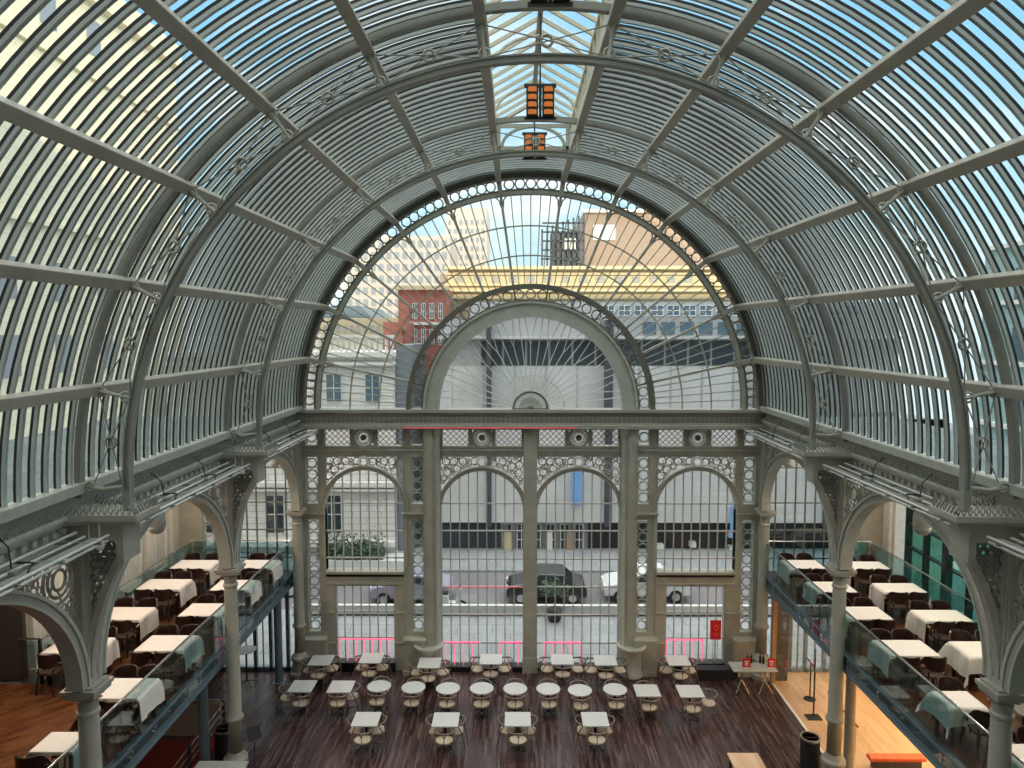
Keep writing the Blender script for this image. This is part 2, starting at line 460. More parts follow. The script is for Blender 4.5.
# end of the lantern: a small fan light
m = MB(); m.band(0,15.72,.78,.86,0,180,Y1-.06,Y1+.04,24,rz=.62)
m.box((-1.0,Y1-.05,15.62),(1.0,Y1+.03,15.72)); 
for s in (-1,1): m.box((.86*s,Y1-.05,15.62),(1.0*s,Y1+.03,ze))
m.bar((-1,Y1,ze),(0,Y1,zr),.06,.1); m.bar((1,Y1,ze),(0,Y1,zr),.06,.1); m.box((-1,Y1-.04,ze-.1),(1,Y1+.02,ze))
for a in (35,60,90,120,145): m.tube([(.78*cos(R(a)),Y1,15.72+.5*sin(R(a))),(.9*cos(R(a)),Y1,15.72+.62*sin(R(a)))],.015,4)
m.build('lantern_end_frame','iron',la)
m = MB(); m.box((-1,Y1,15.7),(1,Y1+.01,ze)); m.build('lantern_end_glass','glass_clear',la)

def lantern_lamp():
    o = thing('lantern_light', None, 'ceiling light', (0,0,0), group='amber lamp clusters under the roof lantern')
    m = MB(); m.box((-.3,.02,.27),(.3,.1,.33)); m.box((-.025,-.02,-.27),(.025,.08,.3)); m.tube([(0,.05,.3),(0,.05,1.9)],.018,5); m.box((-.3,.02,-.32),(.3,.1,-.28))
    m.build('mounting_frame','black',o,world=False)
    for sx in (-1,1):
        m = MB(); m.box((sx*.15-.11,-.05,-.28),(sx*.15+.11,.1,.28)); h = m.build('lamp_housing','blacksoft',o,world=False,bevel=.01)
        for k in range(4):
            m = MB(); z = -.205+.137*k; m.prism([(sx*.15-.08,z-.04),(sx*.15+.08,z-.04),(sx*.15+.08,z+.03),(sx*.15+.05,z+.045),(sx*.15-.05,z+.045),(sx*.15-.08,z+.03)],-.07,-.04); m.build('amber_lens','amber',h,world=False)
    return o
for i, (y, z) in enumerate(((17.6,15.35),(13.6,15.15),(9.7,15.5))):
    place('lanternlamp', lantern_lamp, (0,y,z), 0, ['cluster of amber lamps hanging furthest away, beside the lantern end arch','middle cluster of six amber lamps hanging between two roof arches','nearest cluster of amber lamps hanging at the top of the photo'][i])

# ---------------------------------------------------------------- end wall: radial fan window
wf = struct('window_1'); yo = YF
m = MB()
m.band(0,ZC,7.06,7.34,0,180,yo-.12,yo+.25,72); m.band(0,ZC,6.58,6.73,0,180,yo-.1,yo+.2,72)
m.build('outer_arch_frame','facade_dark',wf)
m = MB(); m.band(0,ZC,7.26,7.42,0,180,yo-.5,yo-.12,72); m.build('outer_arch_soffit','facade_dark',wf)
m = MB()
m.band(0,ZC,6.56,6.66,0,180,yo-.16,yo-.1,72); m.build('outer_arch_bead','facade',wf)
secs = [0]+TH+[98]+[180-t for t in reversed(TH[:-1])]+[180]
m = MB()
for a, b in zip(secs[:-1], secs[1:]):
    n = 5; mar = 1.1; sp = (b-a-2*mar)/n
    for k in range(n):
        t = a+mar+sp*(k+.5); m.ring(P(6.895,t,yo+.02),.148,.02,'y',12,4)
        for rr in (6.76,7.03): m.tube([P(rr,t+sp*.5-.5,yo+.02),P(6.895,t+sp*.5,yo+.02)],.014,3)
m.build('ring_band','facade',wf)
m = MB()
for t in secs[1:-1]:
    m.bar(P(3.8,t,yo),P(6.6,t,yo),.075,.16,(0,1,0)); m.bar(P(6.55,t,yo-.14),P(7.3,t,yo-.14),.14,.16,(0,1,0))
    for e in (-1,1):
        m.tube([P(6.25,t+e*.35,yo),P(6.45,t+e*.6,yo),P(6.56,t+e*1.5,yo)],.02,4)
m.build('main_radial_bars','facade',wf)
m = MB()
for a, b in zip(secs[:-1], secs[1:]):
    n = 6 if b-a > 15 else 5
    for k in range(1, n):
        t = a+(b-a)*k/n; m.bar(P(3.8,t,yo+.02),P(6.6,t,yo+.02),.028,.06,(0,1,0))
for r in (5.63,4.73): m.band(0,ZC,r-.018,r+.018,0,180,yo-.02,yo+.04,72)
m.build('thin_radial_bars','facade',wf)
m = MB(); m.band(0,ZC,2.9,6.9,0,180,yo+.05,yo+.056,60); m.build('fan_glass','glass_clear',wf)
w2 = struct('window_2')
m = MB(); m.band(0,ZC,3.72,3.86,0,180,yo-.18,yo+.25,64); m.band(0,ZC,3.31,3.38,0,180,yo-.1,yo+.2,64); m.build('inner_arch_frame','facade_dark',w2)
m = MB(); m.band(0,ZC,2.84,3.33,0,180,yo-.1,yo+.2,64); m.band(0,ZC,2.84,2.9,0,180,yo-.16,yo-.1,64); m.band(0,ZC,3.26,3.33,0,180,yo-.16,yo-.1,64); m.build('broad_arch_band','greybright',w2)
m = MB(); n = 31
for k in range(n): m.ring(P(3.55,180*(k+.5)/n,yo+.02),.145,.02,'y',12,4)
m.build('ring_band','tracery',w2)
m = MB()
for t in secs[1:-1]:
    m.bar(P(3.3,t,yo-.12),P(3.9,t,yo-.12),.05,.05,(0,1,0))
m.build('band_ties','facade_dark',w2)
m = MB(); n = 24
for k in range(1, n):
    t = 180*k/n
    if k % 2: m.bar(P(.55,t,yo),P(2.86,t,yo),.026,.05,(0,1,0))
    else:
        m.bar(P(.55,t,yo),P(2.0,t,yo),.026,.05,(0,1,0))
        for e in (-1,1): m.bar(P(2.0,t,yo),P(2.86,t+e*3.75,yo),.022,.05,(0,1,0))
    if k < n-1: 
        tt = t+180/n/2; m.bar(P(.55,tt,yo),P(1.06,tt,yo),.01,.02,(0,1,0))
m.band(0,ZC,1.04,1.07,0,180,yo-.02,yo+.03,32)
m.build('sunburst_bars','rail_pale',w2)
m = MB(); m.band(0,ZC,.5,.56,0,180,yo-.1,yo+.1,24); m.box((-.58,yo-.1,ZC-.05),(.58,yo+.1,ZC+.02)); m.build('hub_frame','facade_dark',w2)
m = MB(); m.band(0,ZC,0.02,.36,0,180,yo-.06,yo+.06,20); m.band(0,ZC,.10,.14,0,180,yo-.1,yo-.06,16)
for k in range(10): m.ring(P(.43,9+18*k,yo-.02),.055,.013,'y',8,3)
m.build('hub_fan','greybright',w2)
m = MB(); m.band(0,ZC,.3,2.9,0,180,yo+.04,yo+.046,40); m.build('lunette_glass','glass_clear',w2)

# ---------------------------------------------------------------- end wall below the springing
wl = struct('wall_front')
m = MB()
m.box((-7.5,yo-.28,8.36),(7.5,yo+.3,8.45)); m.box((-7.5,yo-.12,8.2),(7.5,yo+.3,8.36)); m.box((-7.5,yo-.22,7.97),(7.5,yo+.3,8.03))
m.box((-7.5,yo-.34,7.86),(7.5,yo+.3,7.97)); m.box((-7.5,yo-.18,8.03),(7.5,yo+.3,8.2))
m.box((-7.4,yo,7.79),(7.4,yo+.3,7.87)); m.build('cornice','iron',wl)
m = MB(); x = -7.3
while x < 7.3:
    m.tube([(x,yo-.2,8.03),(x-.045,yo-.2,8.1),(x,yo-.2,8.19),(x+.045,yo-.2,8.1),(x,yo-.2,8.03)],.012,3); x += .15
m.build('cresting','facade_dark',wl)
m = MB()
m.box((-7.33,yo-.03,7.03),(7.33,yo+.27,7.28)); m.box((-7.3,yo-.07,7.12),(7.3,yo-.02,7.17)); m.box((-7.3,yo-.05,7.23),(7.3,yo-.02,7.27))
m.box((-.21,yo-.14,0),(.21,yo+.3,7.86)); m.box((-.24,yo-.16,0),(.24,yo+.3,.5))
def arch_frame(m, cx, hw, r, zs, z_low):
    m.band(cx,zs,r,r+.10,0,180,yo-.06,yo+.25,40); m.band(cx,zs,r+.1,r+.14,0,180,yo-.1,yo+.1,40)
    for s in (-1,1): m.box((cx+s*r,yo-.06,z_low),(cx+s*(r+.1),yo+.25,zs))
    m.box((cx-hw,yo,6.93),(cx+hw,yo+.2,7.03))
    for s in (-1,1): m.box((cx+s*hw,yo,zs),(cx+s*(hw-.08),yo+.2,7.0))
for s in (-1,1):
    # shafts by the middle windows
    m.box((2.97*s,yo-.2,0),(3.33*s,yo+.3,7.86)); m.box((3.05*s,yo-.24,1.3),(3.25*s,yo-.2,7.6))
    arch_frame(m, 1.515*s, 1.38, 1.29, 5.2, 0.17); arch_frame(m, 5.225*s, 1.3, 1.245, 5.27, 3.3)
    # lattice piers: frames
    for xa, xb, xc, xd in ((3.33,3.38,3.74,4.0),(6.47,6.68,7.06,7.35)):
        m.box((xa*s,yo-.012,0),(xb*s,yo+.29,7.855)); m.box((xc*s,yo-.012,0),(xd*s,yo+.29,7.855))
        m.box((xd*s-.03*s,yo-.05,1.2),(xd*s,yo,7.86))
        for za, zb in ((6.93,7.3),(4.93,5.44),(1.16,1.3)): m.box(((xa+.003)*s,yo-.02,za),((xd-.003)*s,yo+.28,zb))
        m.box(((xa-.02)*s,yo-.14,5.12),((xd+.04)*s,yo,5.17))
        m.box(((xa-.02)*s,yo-.32,0),((xd)*s,yo+.3,1.1)); m.box(((xa-.05)*s,yo-.36,1.1),((xd+.02)*s,yo+.3,1.16)); m.box(((xa-.04)*s,yo-.36,0),((xd+.02)*s,yo+.3,.14))
    # outer bay: sill beam, panels, low wall
    m.box((4.0*s,yo-.02,2.86),(6.47*s,yo+.3,3.28)); m.box((4.0*s,yo-.12,3.2),(6.47*s,yo,3.28)); m.box((4.0*s,yo-.05,2.84),(6.47*s,yo,2.9))
    m.box((4.0*s,yo-.02,0),(4.3*s,yo+.3,2.86)); m.box((6.2*s,yo-.02,0),(6.47*s,yo+.3,2.86))
    for z in (.9,1.9): 
        m.box((3.98*s,yo-.06,z),(4.3*s,yo,z+.05)); m.box((6.2*s,yo-.06,z),(6.5*s,yo,z+.05))
m.build('iron_framework','facade',wl)
m = MB()
for s in (-1,1):
    m.box((4.3*s,yo-.1,0),(6.2*s,yo+.25,.3)); m.box((.21*s,yo-.1,0),(2.85*s,yo+.25,.17)); m.box((4.0*s,yo-.04,3.1),(6.47*s,yo-.02,3.2))
m.build('black_plinth','black',wl)
# rounded pale shafts with flared bowl tops on the plinths
for s in (-1,1):
    o = thing('half_round_shaft','slim pale half-round shaft beside the '+SIDE[s]+' middle arched window','column',(2.9*s,yo-.15,0),group='slim shafts flanking the middle windows')
    m = MB(); m.lathe([(.13,0),(.13,.1),(.085,.2),(.08,7.6),(.12,7.75),(.12,7.86)],16,(2.9*s,yo-.15)); m.build('shaft','greybright',o,smooth=True)
    m = MB(); m.lathe([(.12,7.6),(.15,7.75),(.15,7.86)],16,(2.9*s,yo-.15)); m.build('capital','facade',o)
    o = thing('curved_plinth','pale curved plinth with bowl top at foot of the '+SIDE[s]+' inner pier','plinth',(3.15*s,yo-.4,0),group='curved plinths at the inner piers')
    m = MB(); m.lathe([(.34,0),(.36,.08),(.30,.14),(.30,.72),(.36,.85),(.46,1.0),(.44,1.02),(.2,.9)],24,(3.2*s,yo-.3)); m.build('bowl','greybright',o,smooth=True)

def arched_window(num, cx, r, zs, z0, nb, hz, label=None):
    w = struct('window_%d' % num)
    m = MB(); x0 = cx-r
    for k in range(1, nb):
        x = x0+2*r*k/nb; zt = zs+math.sqrt(max(r*r-(x-cx)**2, 0)); m.box((x-.016,yo,z0),(x+.016,yo+.06,zt))
    for z in hz:
        h = r if z <= zs else math.sqrt(r*r-(z-zs)**2); m.box((cx-h,yo-.01,z-.018),(cx+h,yo+.05,z+.018))
    m.build('glazing_bars','mullion',w)
    m = MB(); poly = [(cx-r,z0),(cx+r,z0)]+[(cx+r*cos(R(a)),zs+r*sin(R(a))) for a in range(0,181,10)]
    m.prism(poly,yo+.07,yo+.076); m.build('window_pane','glass_clear',w)
    # spandrels: pierced scrollwork between the arch and the frame
    m = MB(); hw = r-.01; R1 = r+.16; ztop = 6.93; rnd = random.Random(8)
    for s in (-1,1):
        got = []
        for q in range(2600):
            rr = (.13,.10,.075,.055,.04)[min(4, q//500)]
            xx = rnd.uniform(.15, hw); zz = rnd.uniform(zs+.2, ztop)
            if math.hypot(xx, zz-zs) < R1+rr*.8 or xx+rr > hw+.02 or zz+rr > ztop+.01: continue
            if any(math.hypot(xx-a, zz-b) < (rr+c)*.9 for a, b, c in got): continue
            got.append((xx, zz, rr)); m.ring((cx+s*xx,yo+.06,zz),rr-.01,.02,'y',10,4)
            if rr > .06:
                t = rnd.uniform(0, 6.28); m.tube([(cx+s*xx+rr*cos(t+k*.9)*(1-k/6),yo+.05,zz+rr*sin(t+k*.9)*(1-k/6)) for k in range(6)],.014,4)
    m.build('spandrel_scrollwork','facade',w)
    m = MB(); m.ring((cx,yo-.06,6.79),.12,.03,'y',16,5); m.band(cx,6.79,.13,.18,0,360,yo-.05,yo+.1,20); m.build('keystone_ring','white_paint',w)
    # frieze: diamond lattice and rosette
    fr = MB(); 
    for s in (-1,1):
        xa, xb = (.43, 1.24); za, zb = 7.3, 7.79
        d = .105; k = -30
        while k < 40:
            for sg in (1,-1):
                # line x - sg*z = c
                c = k*d*1.75
                pts = []
                for q in range(0, 41):
                    z = za+(zb-za)*q/40; x = xa+c+(z-za)*sg
                    if xa <= x <= xb: pts.append((x,z))
                if len(pts) > 1: fr.bar((cx+s*pts[0][0],yo+.05,pts[0][1]),(cx+s*pts[-1][0],yo+.05,pts[-1][1]),.022,.02,(0,1,0))
            k += 1
    fr.build('diamond_lattice','facade_dark',w)
    m = MB(); m.band(cx,7.545,.26,.33,0,360,yo-.04,yo+.2,28)
    for s in (-1,1): m.box((cx+s*1.24,yo+.004,7.28),(cx+s*1.36,yo+.2,7.8)); m.box((cx+s*.31,yo+.004,7.28),(cx+s*.43,yo+.2,7.8))
    m.box((cx-.32,yo+.02,7.3),(cx-.2,yo+.1,7.38)); m.build('rosette_frame','facade',w)
    m = MB(); m.ring((cx,yo,7.545),.2,.05,'y',20,5)
    for k in range(12): m.ring((cx+.15*cos(k*pi/6),yo-.03,7.545+.15*sin(k*pi/6)),.03,.012,'y',6,3)
    m.build('rosette','white_paint',w)
    m = MB(); m.lathe([(.10,-.01),(.10,.02)],14); m.v = [(cx+a,yo-.02+c,7.545+b) for a,b,c in m.v]; m.build('rosette_centre','facade_dark',w)
    return w
HZ = [5.45,4.57,3.67,2.76,1.85,.93]
arched_window(3, -5.225, 1.245, 5.27, 3.28, 9, [5.45,4.57,3.7])
arched_window(4, -1.515, 1.29, 5.2, .17, 9, HZ)
arched_window(5, 1.515, 1.29, 5.2, .17, 9, HZ)
arched_window(6, 5.225, 1.245, 5.27, 3.28, 9, [5.45,4.57,3.7])
for n, s in ((7,-1),(8,1)):      # low windows in the outer bays
    w = struct('window_%d' % n); m = MB()
    for k in range(0, 8): x = (4.32+1.86*k/7)*s; m.box((x-.016,yo,.3),(x+.016,yo+.06,2.86))
    for z in (1.1,1.95,2.8): m.box((4.3*s,yo,z-.015),(6.2*s,yo+.05,z+.015))
    m.build('glazing_bars','mullion',w)
    m = MB(); m.box((4.3*s,yo+.07,.3),(6.2*s,yo+.076,2.86)); m.build('window_pane','glass_clear',w)
for n, s in ((9,-1),(10,1)):     # aisle windows and doors under
    w = struct('window_%d' % n); m = MB()
    for k in range(0, 9): x = (7.4+2.5*k/8)*s; m.box((x-.016,yo,3.3),(x+.016,yo+.06,7.7))
    for z in (5.48,4.6,3.7,6.6): m.box((7.4*s,yo,z-.018),(9.9*s,yo+.05,z+.018))
    m.build('glazing_bars','facade_dark',w)
    m = MB(); m.box((7.4*s,yo+.07,3.3),(9.9*s,yo+.076,7.7)); m.build('window_pane','glass_clear',w)
    d = struct('door_%d' % (1 if s < 0 else 2)); m = MB()
    for x in (7.45,7.75,8.3,8.8,9.4,9.9): m.box(((x-.05)*s,yo-.03,0),((x+.05)*s,yo+.1,2.85))
    for x in (8.02,8.55,9.1): m.box(((x-.015)*s,yo,0),((x+.015)*s,yo+.05,2.8))
    m.box((7.4*s,yo-.02,2.4),(9.9*s,yo+.08,2.46)); m.box((7.4*s,yo-.03,0),(9.9*s,yo+.1,.12)); m.box((7.4*s,yo-.03,2.8),(9.9*s,yo+.1,2.9))
    m.build('door_frame','steel_blue',d)
    m = MB(); m.box((7.4*s,yo+.03,.1),(9.9*s,yo+.036,2.8)); m.build('door_glass','glass_clear',d)
m = MB()
for s in (-1,1):
    m.box((7.35*s,yo-.02,2.86),(9.95*s,yo+.3,3.3)); m.box((7.35*s,yo,7.7),(13*s,yo+.3,8.1)); m.box((10.45*s,yo,0),(13*s,yo+.3,8.1))
    m.box((9.9*s,yo,0),(9.98*s,yo+.3,8.1)); m.box((10.38*s,yo,0),(10.45*s,yo+.3,8.1)); m.box((9.9*s,yo,0),(10.45*s,yo+.3,3.5))
    m.box((7.35*s,yo-.02,0),(7.45*s,yo+.25,8))
m.build('aisle_framework','facade',wl)

def lattice_pier(cx, hw, label):
    o = thing('lattice_pier', label, 'pier', (cx,yo,1.2), group='pierced ring piers in the end wall')
    def strip(z0, z1):
        m = MB(); n = max(1, round((z1-z0)/(hw*1.95))); h = (z1-z0)/n; r = min(hw, h/2)*.86
        for k in range(n):
            z = z0+h*(k+.5); m.ring((cx,yo+.05,z),r,.022,'y',14,4); m.ring((cx,yo+.05,z),r*.72,.006,'y',12,3)
            for a in (45,135,225,315): m.tube([(cx+r*cos(R(a)),yo+.05,z+r*sin(R(a))),(cx+hw*.98*(1 if cos(R(a))>0 else -1),yo+.05,z+h/2*.98*(1 if sin(R(a))>0 else -1))],.013,3)
        m.build('ring_panel','tracery',o)
    if z_top(cx): strip(7.33,7.78); strip(5.46,6.91); strip(1.32,4.91)
    else: strip(3.6,7.6)
    m = MB(); m.box((cx-hw,yo+.12,1.3),(cx+hw,yo+.125,7.78)); m.build('pier_glass','glass_clear',o)
def z_top(cx): return abs(cx) < 8
for cx, hw, l in ((-6.87,.19,'pierced pier of stacked iron rings at the left end of the window wall'),(-3.56,.18,'pierced ring pier between the left outer and left middle windows'),(3.56,.18,'pierced ring pier between the right middle and right outer windows'),(6.87,.19,'pierced pier of stacked iron rings at the right end of the window wall'),(-10.18,.2,'pierced ring pier behind the left balcony'),(10.18,.2,'pierced ring pier behind the right balcony')):
    lattice_pier(cx, hw, l)

# red light wash and pink reflections in the end wall, drawn as glowing strips
o = tag(MB().box((-3.9,yo-.36,7.88),(1.4,yo-.34,7.91)).build('red_glow_strip','red_wash_glow'),'red light wash painted as a thin strip along the cornice over the middle windows','painted glow')  # reflected red wash under the cornice, added as an emissive strip
for i, (xa, xb, z0, zh, lab) in enumerate(((-2.7,-1.6,.2,.95,'pink reflection drawn as glowing bars in left part of the left middle window'),(-.95,-.25,.2,.95,'pink reflection drawn as glowing bars in right part of the left middle window'),(.45,1.6,.2,.95,'pink reflection drawn as glowing bars low in the right middle window'),(-6.1,-4.35,.34,1.05,'pink reflection drawn as glowing bars in the low left window behind a table'),(4.35,5.55,.34,1.05,'pink reflection drawn as glowing bars in low right window left of red sign'))):
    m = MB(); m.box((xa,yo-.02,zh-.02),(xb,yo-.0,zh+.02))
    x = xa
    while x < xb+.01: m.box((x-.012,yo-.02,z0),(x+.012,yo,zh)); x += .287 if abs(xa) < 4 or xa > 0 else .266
    tag(m.build('pink_reflection','pink_reflection_glow'), lab, 'painted reflection', 'drawn pink reflections on the windows')  # emissive bars stand in for pink reflections on the mullions
m = MB(); m.box((-2.7,yo-.025,2.745),(-.25,yo-.012,2.775)); tag(m.build('red_glow_strip','red_wash_glow'),'faint red glow painted as a strip on a glazing bar across the left middle window','painted glow')  # pinkish glow on the bar, painted as an emissive strip

# ---------------------------------------------------------------- columns, brackets, arcade
def scroll_fill(m, inside, x0, x1, z0, z1, put, g=.1, r=.04, rt=.013):
    z = z0; j = 0
    while z < z1:
        x = x0+(g/2 if j % 2 else 0)
        while x < x1:
            if inside(x, z): put(m, x, z, r, rt)
            x += g
        z += g*.87; j += 1
def column(end=False):
    o = thing('cast_iron_column', None, 'column', group='cast iron columns along the balconies')
    m = MB(); m.lathe([(.30,0),(.30,.14),(.25,.2),(.24,.5),(.28,.56),(.28,.64),(.22,.7),(.17,.8)],24); m.build('base','iron',o,smooth=False)
    m = MB(); m.lathe([(.165,.78),(.155,1.55),(.2,1.6),(.215,1.64),(.2,1.68),(.165,1.74),(.15,4.8),(.135,4.95)],24); m.build('shaft','iron',o,smooth=True)
    m = MB(); m.lathe([(.14,4.84),(.17,4.87),(.17,4.92),(.145,4.95),(.15,5.1),(.21,5.2)],24)
    m.box((-.24,-.24,5.2),(.24,.24,5.27)); m.box((-.27,-.27,5.27),(.27,.27,5.34)); m.box((-.22,-.22,5.34),(.22,.22,5.38))
    for k in range(8):
        t = k*pi/4; m.ring((.19*cos(t),.19*sin(t),5.14),.035,.014,'z',8,3)
    m.build('capital','iron',o)
    m = MB(); m.box((-.13,-.13,5.36),(.13,.13,7.7))
    for s in (-1,1):
        m.box((-.09,.13*s,5.5),(-.05,.15*s,7.6)); m.box((.05,.13*s,5.5),(.09,.15*s,7.6)); m.box((.13*s,-.09,5.5),(.15*s,-.05,7.6)); m.box((.13*s,.05,5.5),(.15*s,.09,7.6))
    m.box((-.2,-.2,7.62),(.2,.2,7.72)); m.build('pilaster','iron',o, bevel=.006)
    if not end:
        cv = lambda t: (.13+.62*t*t, 5.38+2.12*t)
        m = MB(); n = 14; poly = [cv(i/n) for i in range(n+1)]; poly2 = [(max(x-.10,.12),z+.03) for x,z in poly]
        for i in range(n):
            a,b,c,d = poly[i],poly[i+1],poly2[i+1],poly2[i]
            m.prism([a,b,c,d],-.08,.08)
        m.box((.69,-.24,7.38),(.80,.24,7.975)); m.box((.62,-.24,7.36),(.82,.24,7.42)) if False else None
        m.build('bracket_rib','iron',o)
        m = MB()
        def put(m, x, z, r, rt): m.ring((x,0,z),r,rt,'y',8,4)
        def ins(x, z):
            t = (z-5.38)/2.12; return .16 < x < .13+.62*t*t-.12 and z < 7.66
        scroll_fill(m, ins, .18, .8, 5.6, 7.66, put, .12, .05, .02)
        m.ring((.36,0,7.3),.14,.025,'y',14,4); m.ring((.36,0,7.3),.07,.02,'y',10,4)
        m.build('bracket_scrollwork','iron_rib',o)
        m = MB()
        m.box((-.3,-.22,7.7),(.78,.22,7.98))
        m.prism([(-.4,-.46),(.0,-.40),(.3,-.30),(1.02,-.30),(1.02,.30),(.3,.30),(0,.40),(-.4,.46)],7.98,8.04,'z')
        m.prism([(-.4,-.5),(.0,-.44),(.3,-.35),(1.08,-.35),(1.08,.35),(.3,.35),(0,.44),(-.4,.5)],8.04,8.13,'z')
        m.build('console','iron',o)
        m = MB()
        def crest(p, q):
            p, q = V(p), V(q); n = max(1, int((q-p).length/.085))
            for k in range(n+1):
                c = p+(q-p)*k/n; d = (q-p).normalized()*.035
                m.tube([c, c+d+V((0,0,.07)), c+V((0,0,.15)), c-d+V((0,0,.07)), c], .012, 3)
        crest((.05,-.40,8.13),(.3,-.31,8.13)); crest((.3,-.31,8.13),(1.03,-.31,8.13)); crest((1.03,-.31,8.13),(1.03,.31,8.13)); crest((1.03,.31,8.13),(.3,.31,8.13)); crest((.3,.31,8.13),(.05,.40,8.13))
        m.build('console_cresting','iron_rib',o)
        m = MB()
        for k in range(2):
            m = MB(); m.lathe([(.05,7.74),(.06,7.62),(.04,7.6)],10,(.32+.16*k,-.3)); m.tube([(.32+.16*k,-.3,7.74),(.32+.16*k,-.3,7.98)],.012,4); m.build('spot_cup','white_paint',o)
    return o
rows = ['nearest the window wall','second from the window wall','third from the window wall','fourth from the window wall']
for s in (-1,1):
    for i, y in enumerate(YS):
        if i == 3: continue
        place('column', column, (7.2*s if s<0 else 7.17,y,0), 0 if s<0 else pi, 'tall cast iron column with bracket, '+SIDE[s]+' balcony, '+['furthest','middle','nearest'][i]+' of its free-standing row')
    place('endcol', lambda: column(True), (7.26*s,21.66,0), 0, 'cast iron column against the window wall beside the '+SIDE[s]+' balcony')

ys = [21.66]+YS[:3]
for s in (-1,1):
    for i in range(3):
        ya, yb = ys[i+1], ys[i]; cy = (ya+yb)/2; hw_ = (yb-ya)/2-.13; X = 7.2*s if s < 0 else 7.17
        o = thing('arcade_arch','curved iron arch between two columns along the '+SIDE[s]+' balcony, '+['next to the window wall','middle one','nearest one'][i],'arch',(X,cy,5.38),group='iron arcade arches')
        Q = lambda a, y, z: (X+y, a, z)
        m = MB(); m.band(cy,5.38,hw_-.16,hw_,0,180,-.11,.11,30,rz=.86,P=Q); m.build('arch_soffit','iron',o)
        m = MB(); m.band(cy,5.38,hw_-.03,hw_+.03,0,180,-.14,.14,30,rz=.86,P=Q); m.band(cy,5.38,hw_-.18,hw_-.14,0,180,-.13,.13,30,rz=.86,P=Q); m.build('arch_moulding','greybright',o)
        m = MB(); ztop = 7.7
        m.box((X-.06,ya+.13,7.62),(X+.06,yb-.13,7.7))
        def put(m, y, z, r, rt): m.ring((X,y,z),r,rt,'x',8,4)
        for e in (-1,1):
            cc = (cy+e*(hw_-.42), 7.22)
            for r in (.36,.26,.15): m.ring((X,cc[0],cc[1]),r,.028,'x',18,4)
            for k in range(6):
                t = k*pi/3; m.tube([(X,cc[0]+.15*cos(t),cc[1]+.15*sin(t)),(X,cc[0]+.22*cos(t+.5),cc[1]+.22*sin(t+.5)),(X,cc[0]+.35*cos(t+.6),cc[1]+.35*sin(t+.6))],.018,4)
            def ins(y, z):
                dy = (y-cy)/(hw_+.09); dz = (z-5.38)/((hw_+.09)*.86)
                return dy*dy+dz*dz > 1 and abs(y-cy) < hw_-.04 and z < 7.58 and (y-cy)*e > 0 and math.hypot(y-cc[0],z-cc[1]) > .42
            scroll_fill(m, ins, cy-hw_, cy+hw_, 6.2, 7.6, put, .13, .052, .018)
        m.build('spandrel_scrollwork','iron_rib',o)

# lighting rails along the gutters
for s in (-1,1):
    seg = [(16.8,21.5),(11.2,15.9),(5.6,10.3)]
    for i,(a,b) in enumerate(seg):
        o = thing('lighting_rail','double tube lighting rail under the '+SIDE[s]+' gutter, '+['furthest bay','middle bay','nearest bay'][i],'lighting rail',(6.55*s,(a+b)/2,7.8),group='lighting rails')
        for x, z in ((6.5,7.86),(6.52,7.78)):
            MB().tube([(x*s,a,z),(x*s,b,z)],.022,6).build('front_tube','rail_pale',o,smooth=True)
        for x, z in ((6.85,7.84),(6.98,7.9)):
            MB().tube([(x*s,a,z),(x*s,b,z)],.022,6).build('back_tube','rail_pale',o,smooth=True)
        m = MB(); y = a+.2
        while y < b: m.box((6.46*s,y-.02,7.8),(7.2*s,y+.02,7.83)); y += .85
        m.box((6.6*s,a,7.815),(6.75*s,b,7.825))
        m.build('cross_bars','iron_rib',o)
        for y in (a+1.4,a+3.1):
            m = MB(); m.tube([(6.8*s,y,7.9),(6.9*s,y+.1,8.15),(7.1*s,y+.15,8.3)],.01,4); m.tube([(6.6*s,y,7.86),(6.7*s,y+.25,7.9),(6.95*s,y+.3,7.88)],.012,4)
            m.build('cable','black',o); MB().box((6.72*s,y-.07,7.83),(6.8*s,y+.07,7.88)).build('junction_box','iron_rib',o)
def dome():
    o = thing('dome_speaker',None,'speaker',group='white hanging dome units')
    m = MB(); m.lathe([(.05,.28),(.15,.24),(.17,.1),(.17,-.08)],18); m.build('housing','white_paint',o,smooth=True)
    m = MB(); m.lathe([(.172,-.07),(.16,-.15),(.11,-.22),(.03,-.25)],18); m.build('lower_dome','greybright',o,smooth=True)
    m = MB(); m.tube([(0,0,.25),(0,0,.82)],.02,6); m.box((-.1,-.03,.2),(.1,.03,.3)); m.build('hanger','blacksoft',o)
    return o
for s in (-1,1):
    for i, y in enumerate((21.0,16.95,14.0)):
        place('dome', dome, (7.68*s,y,7.05), 0, 'white dome unit hanging over the '+SIDE[s]+' balcony, '+['furthest','middle','nearest'][i]+' of three')

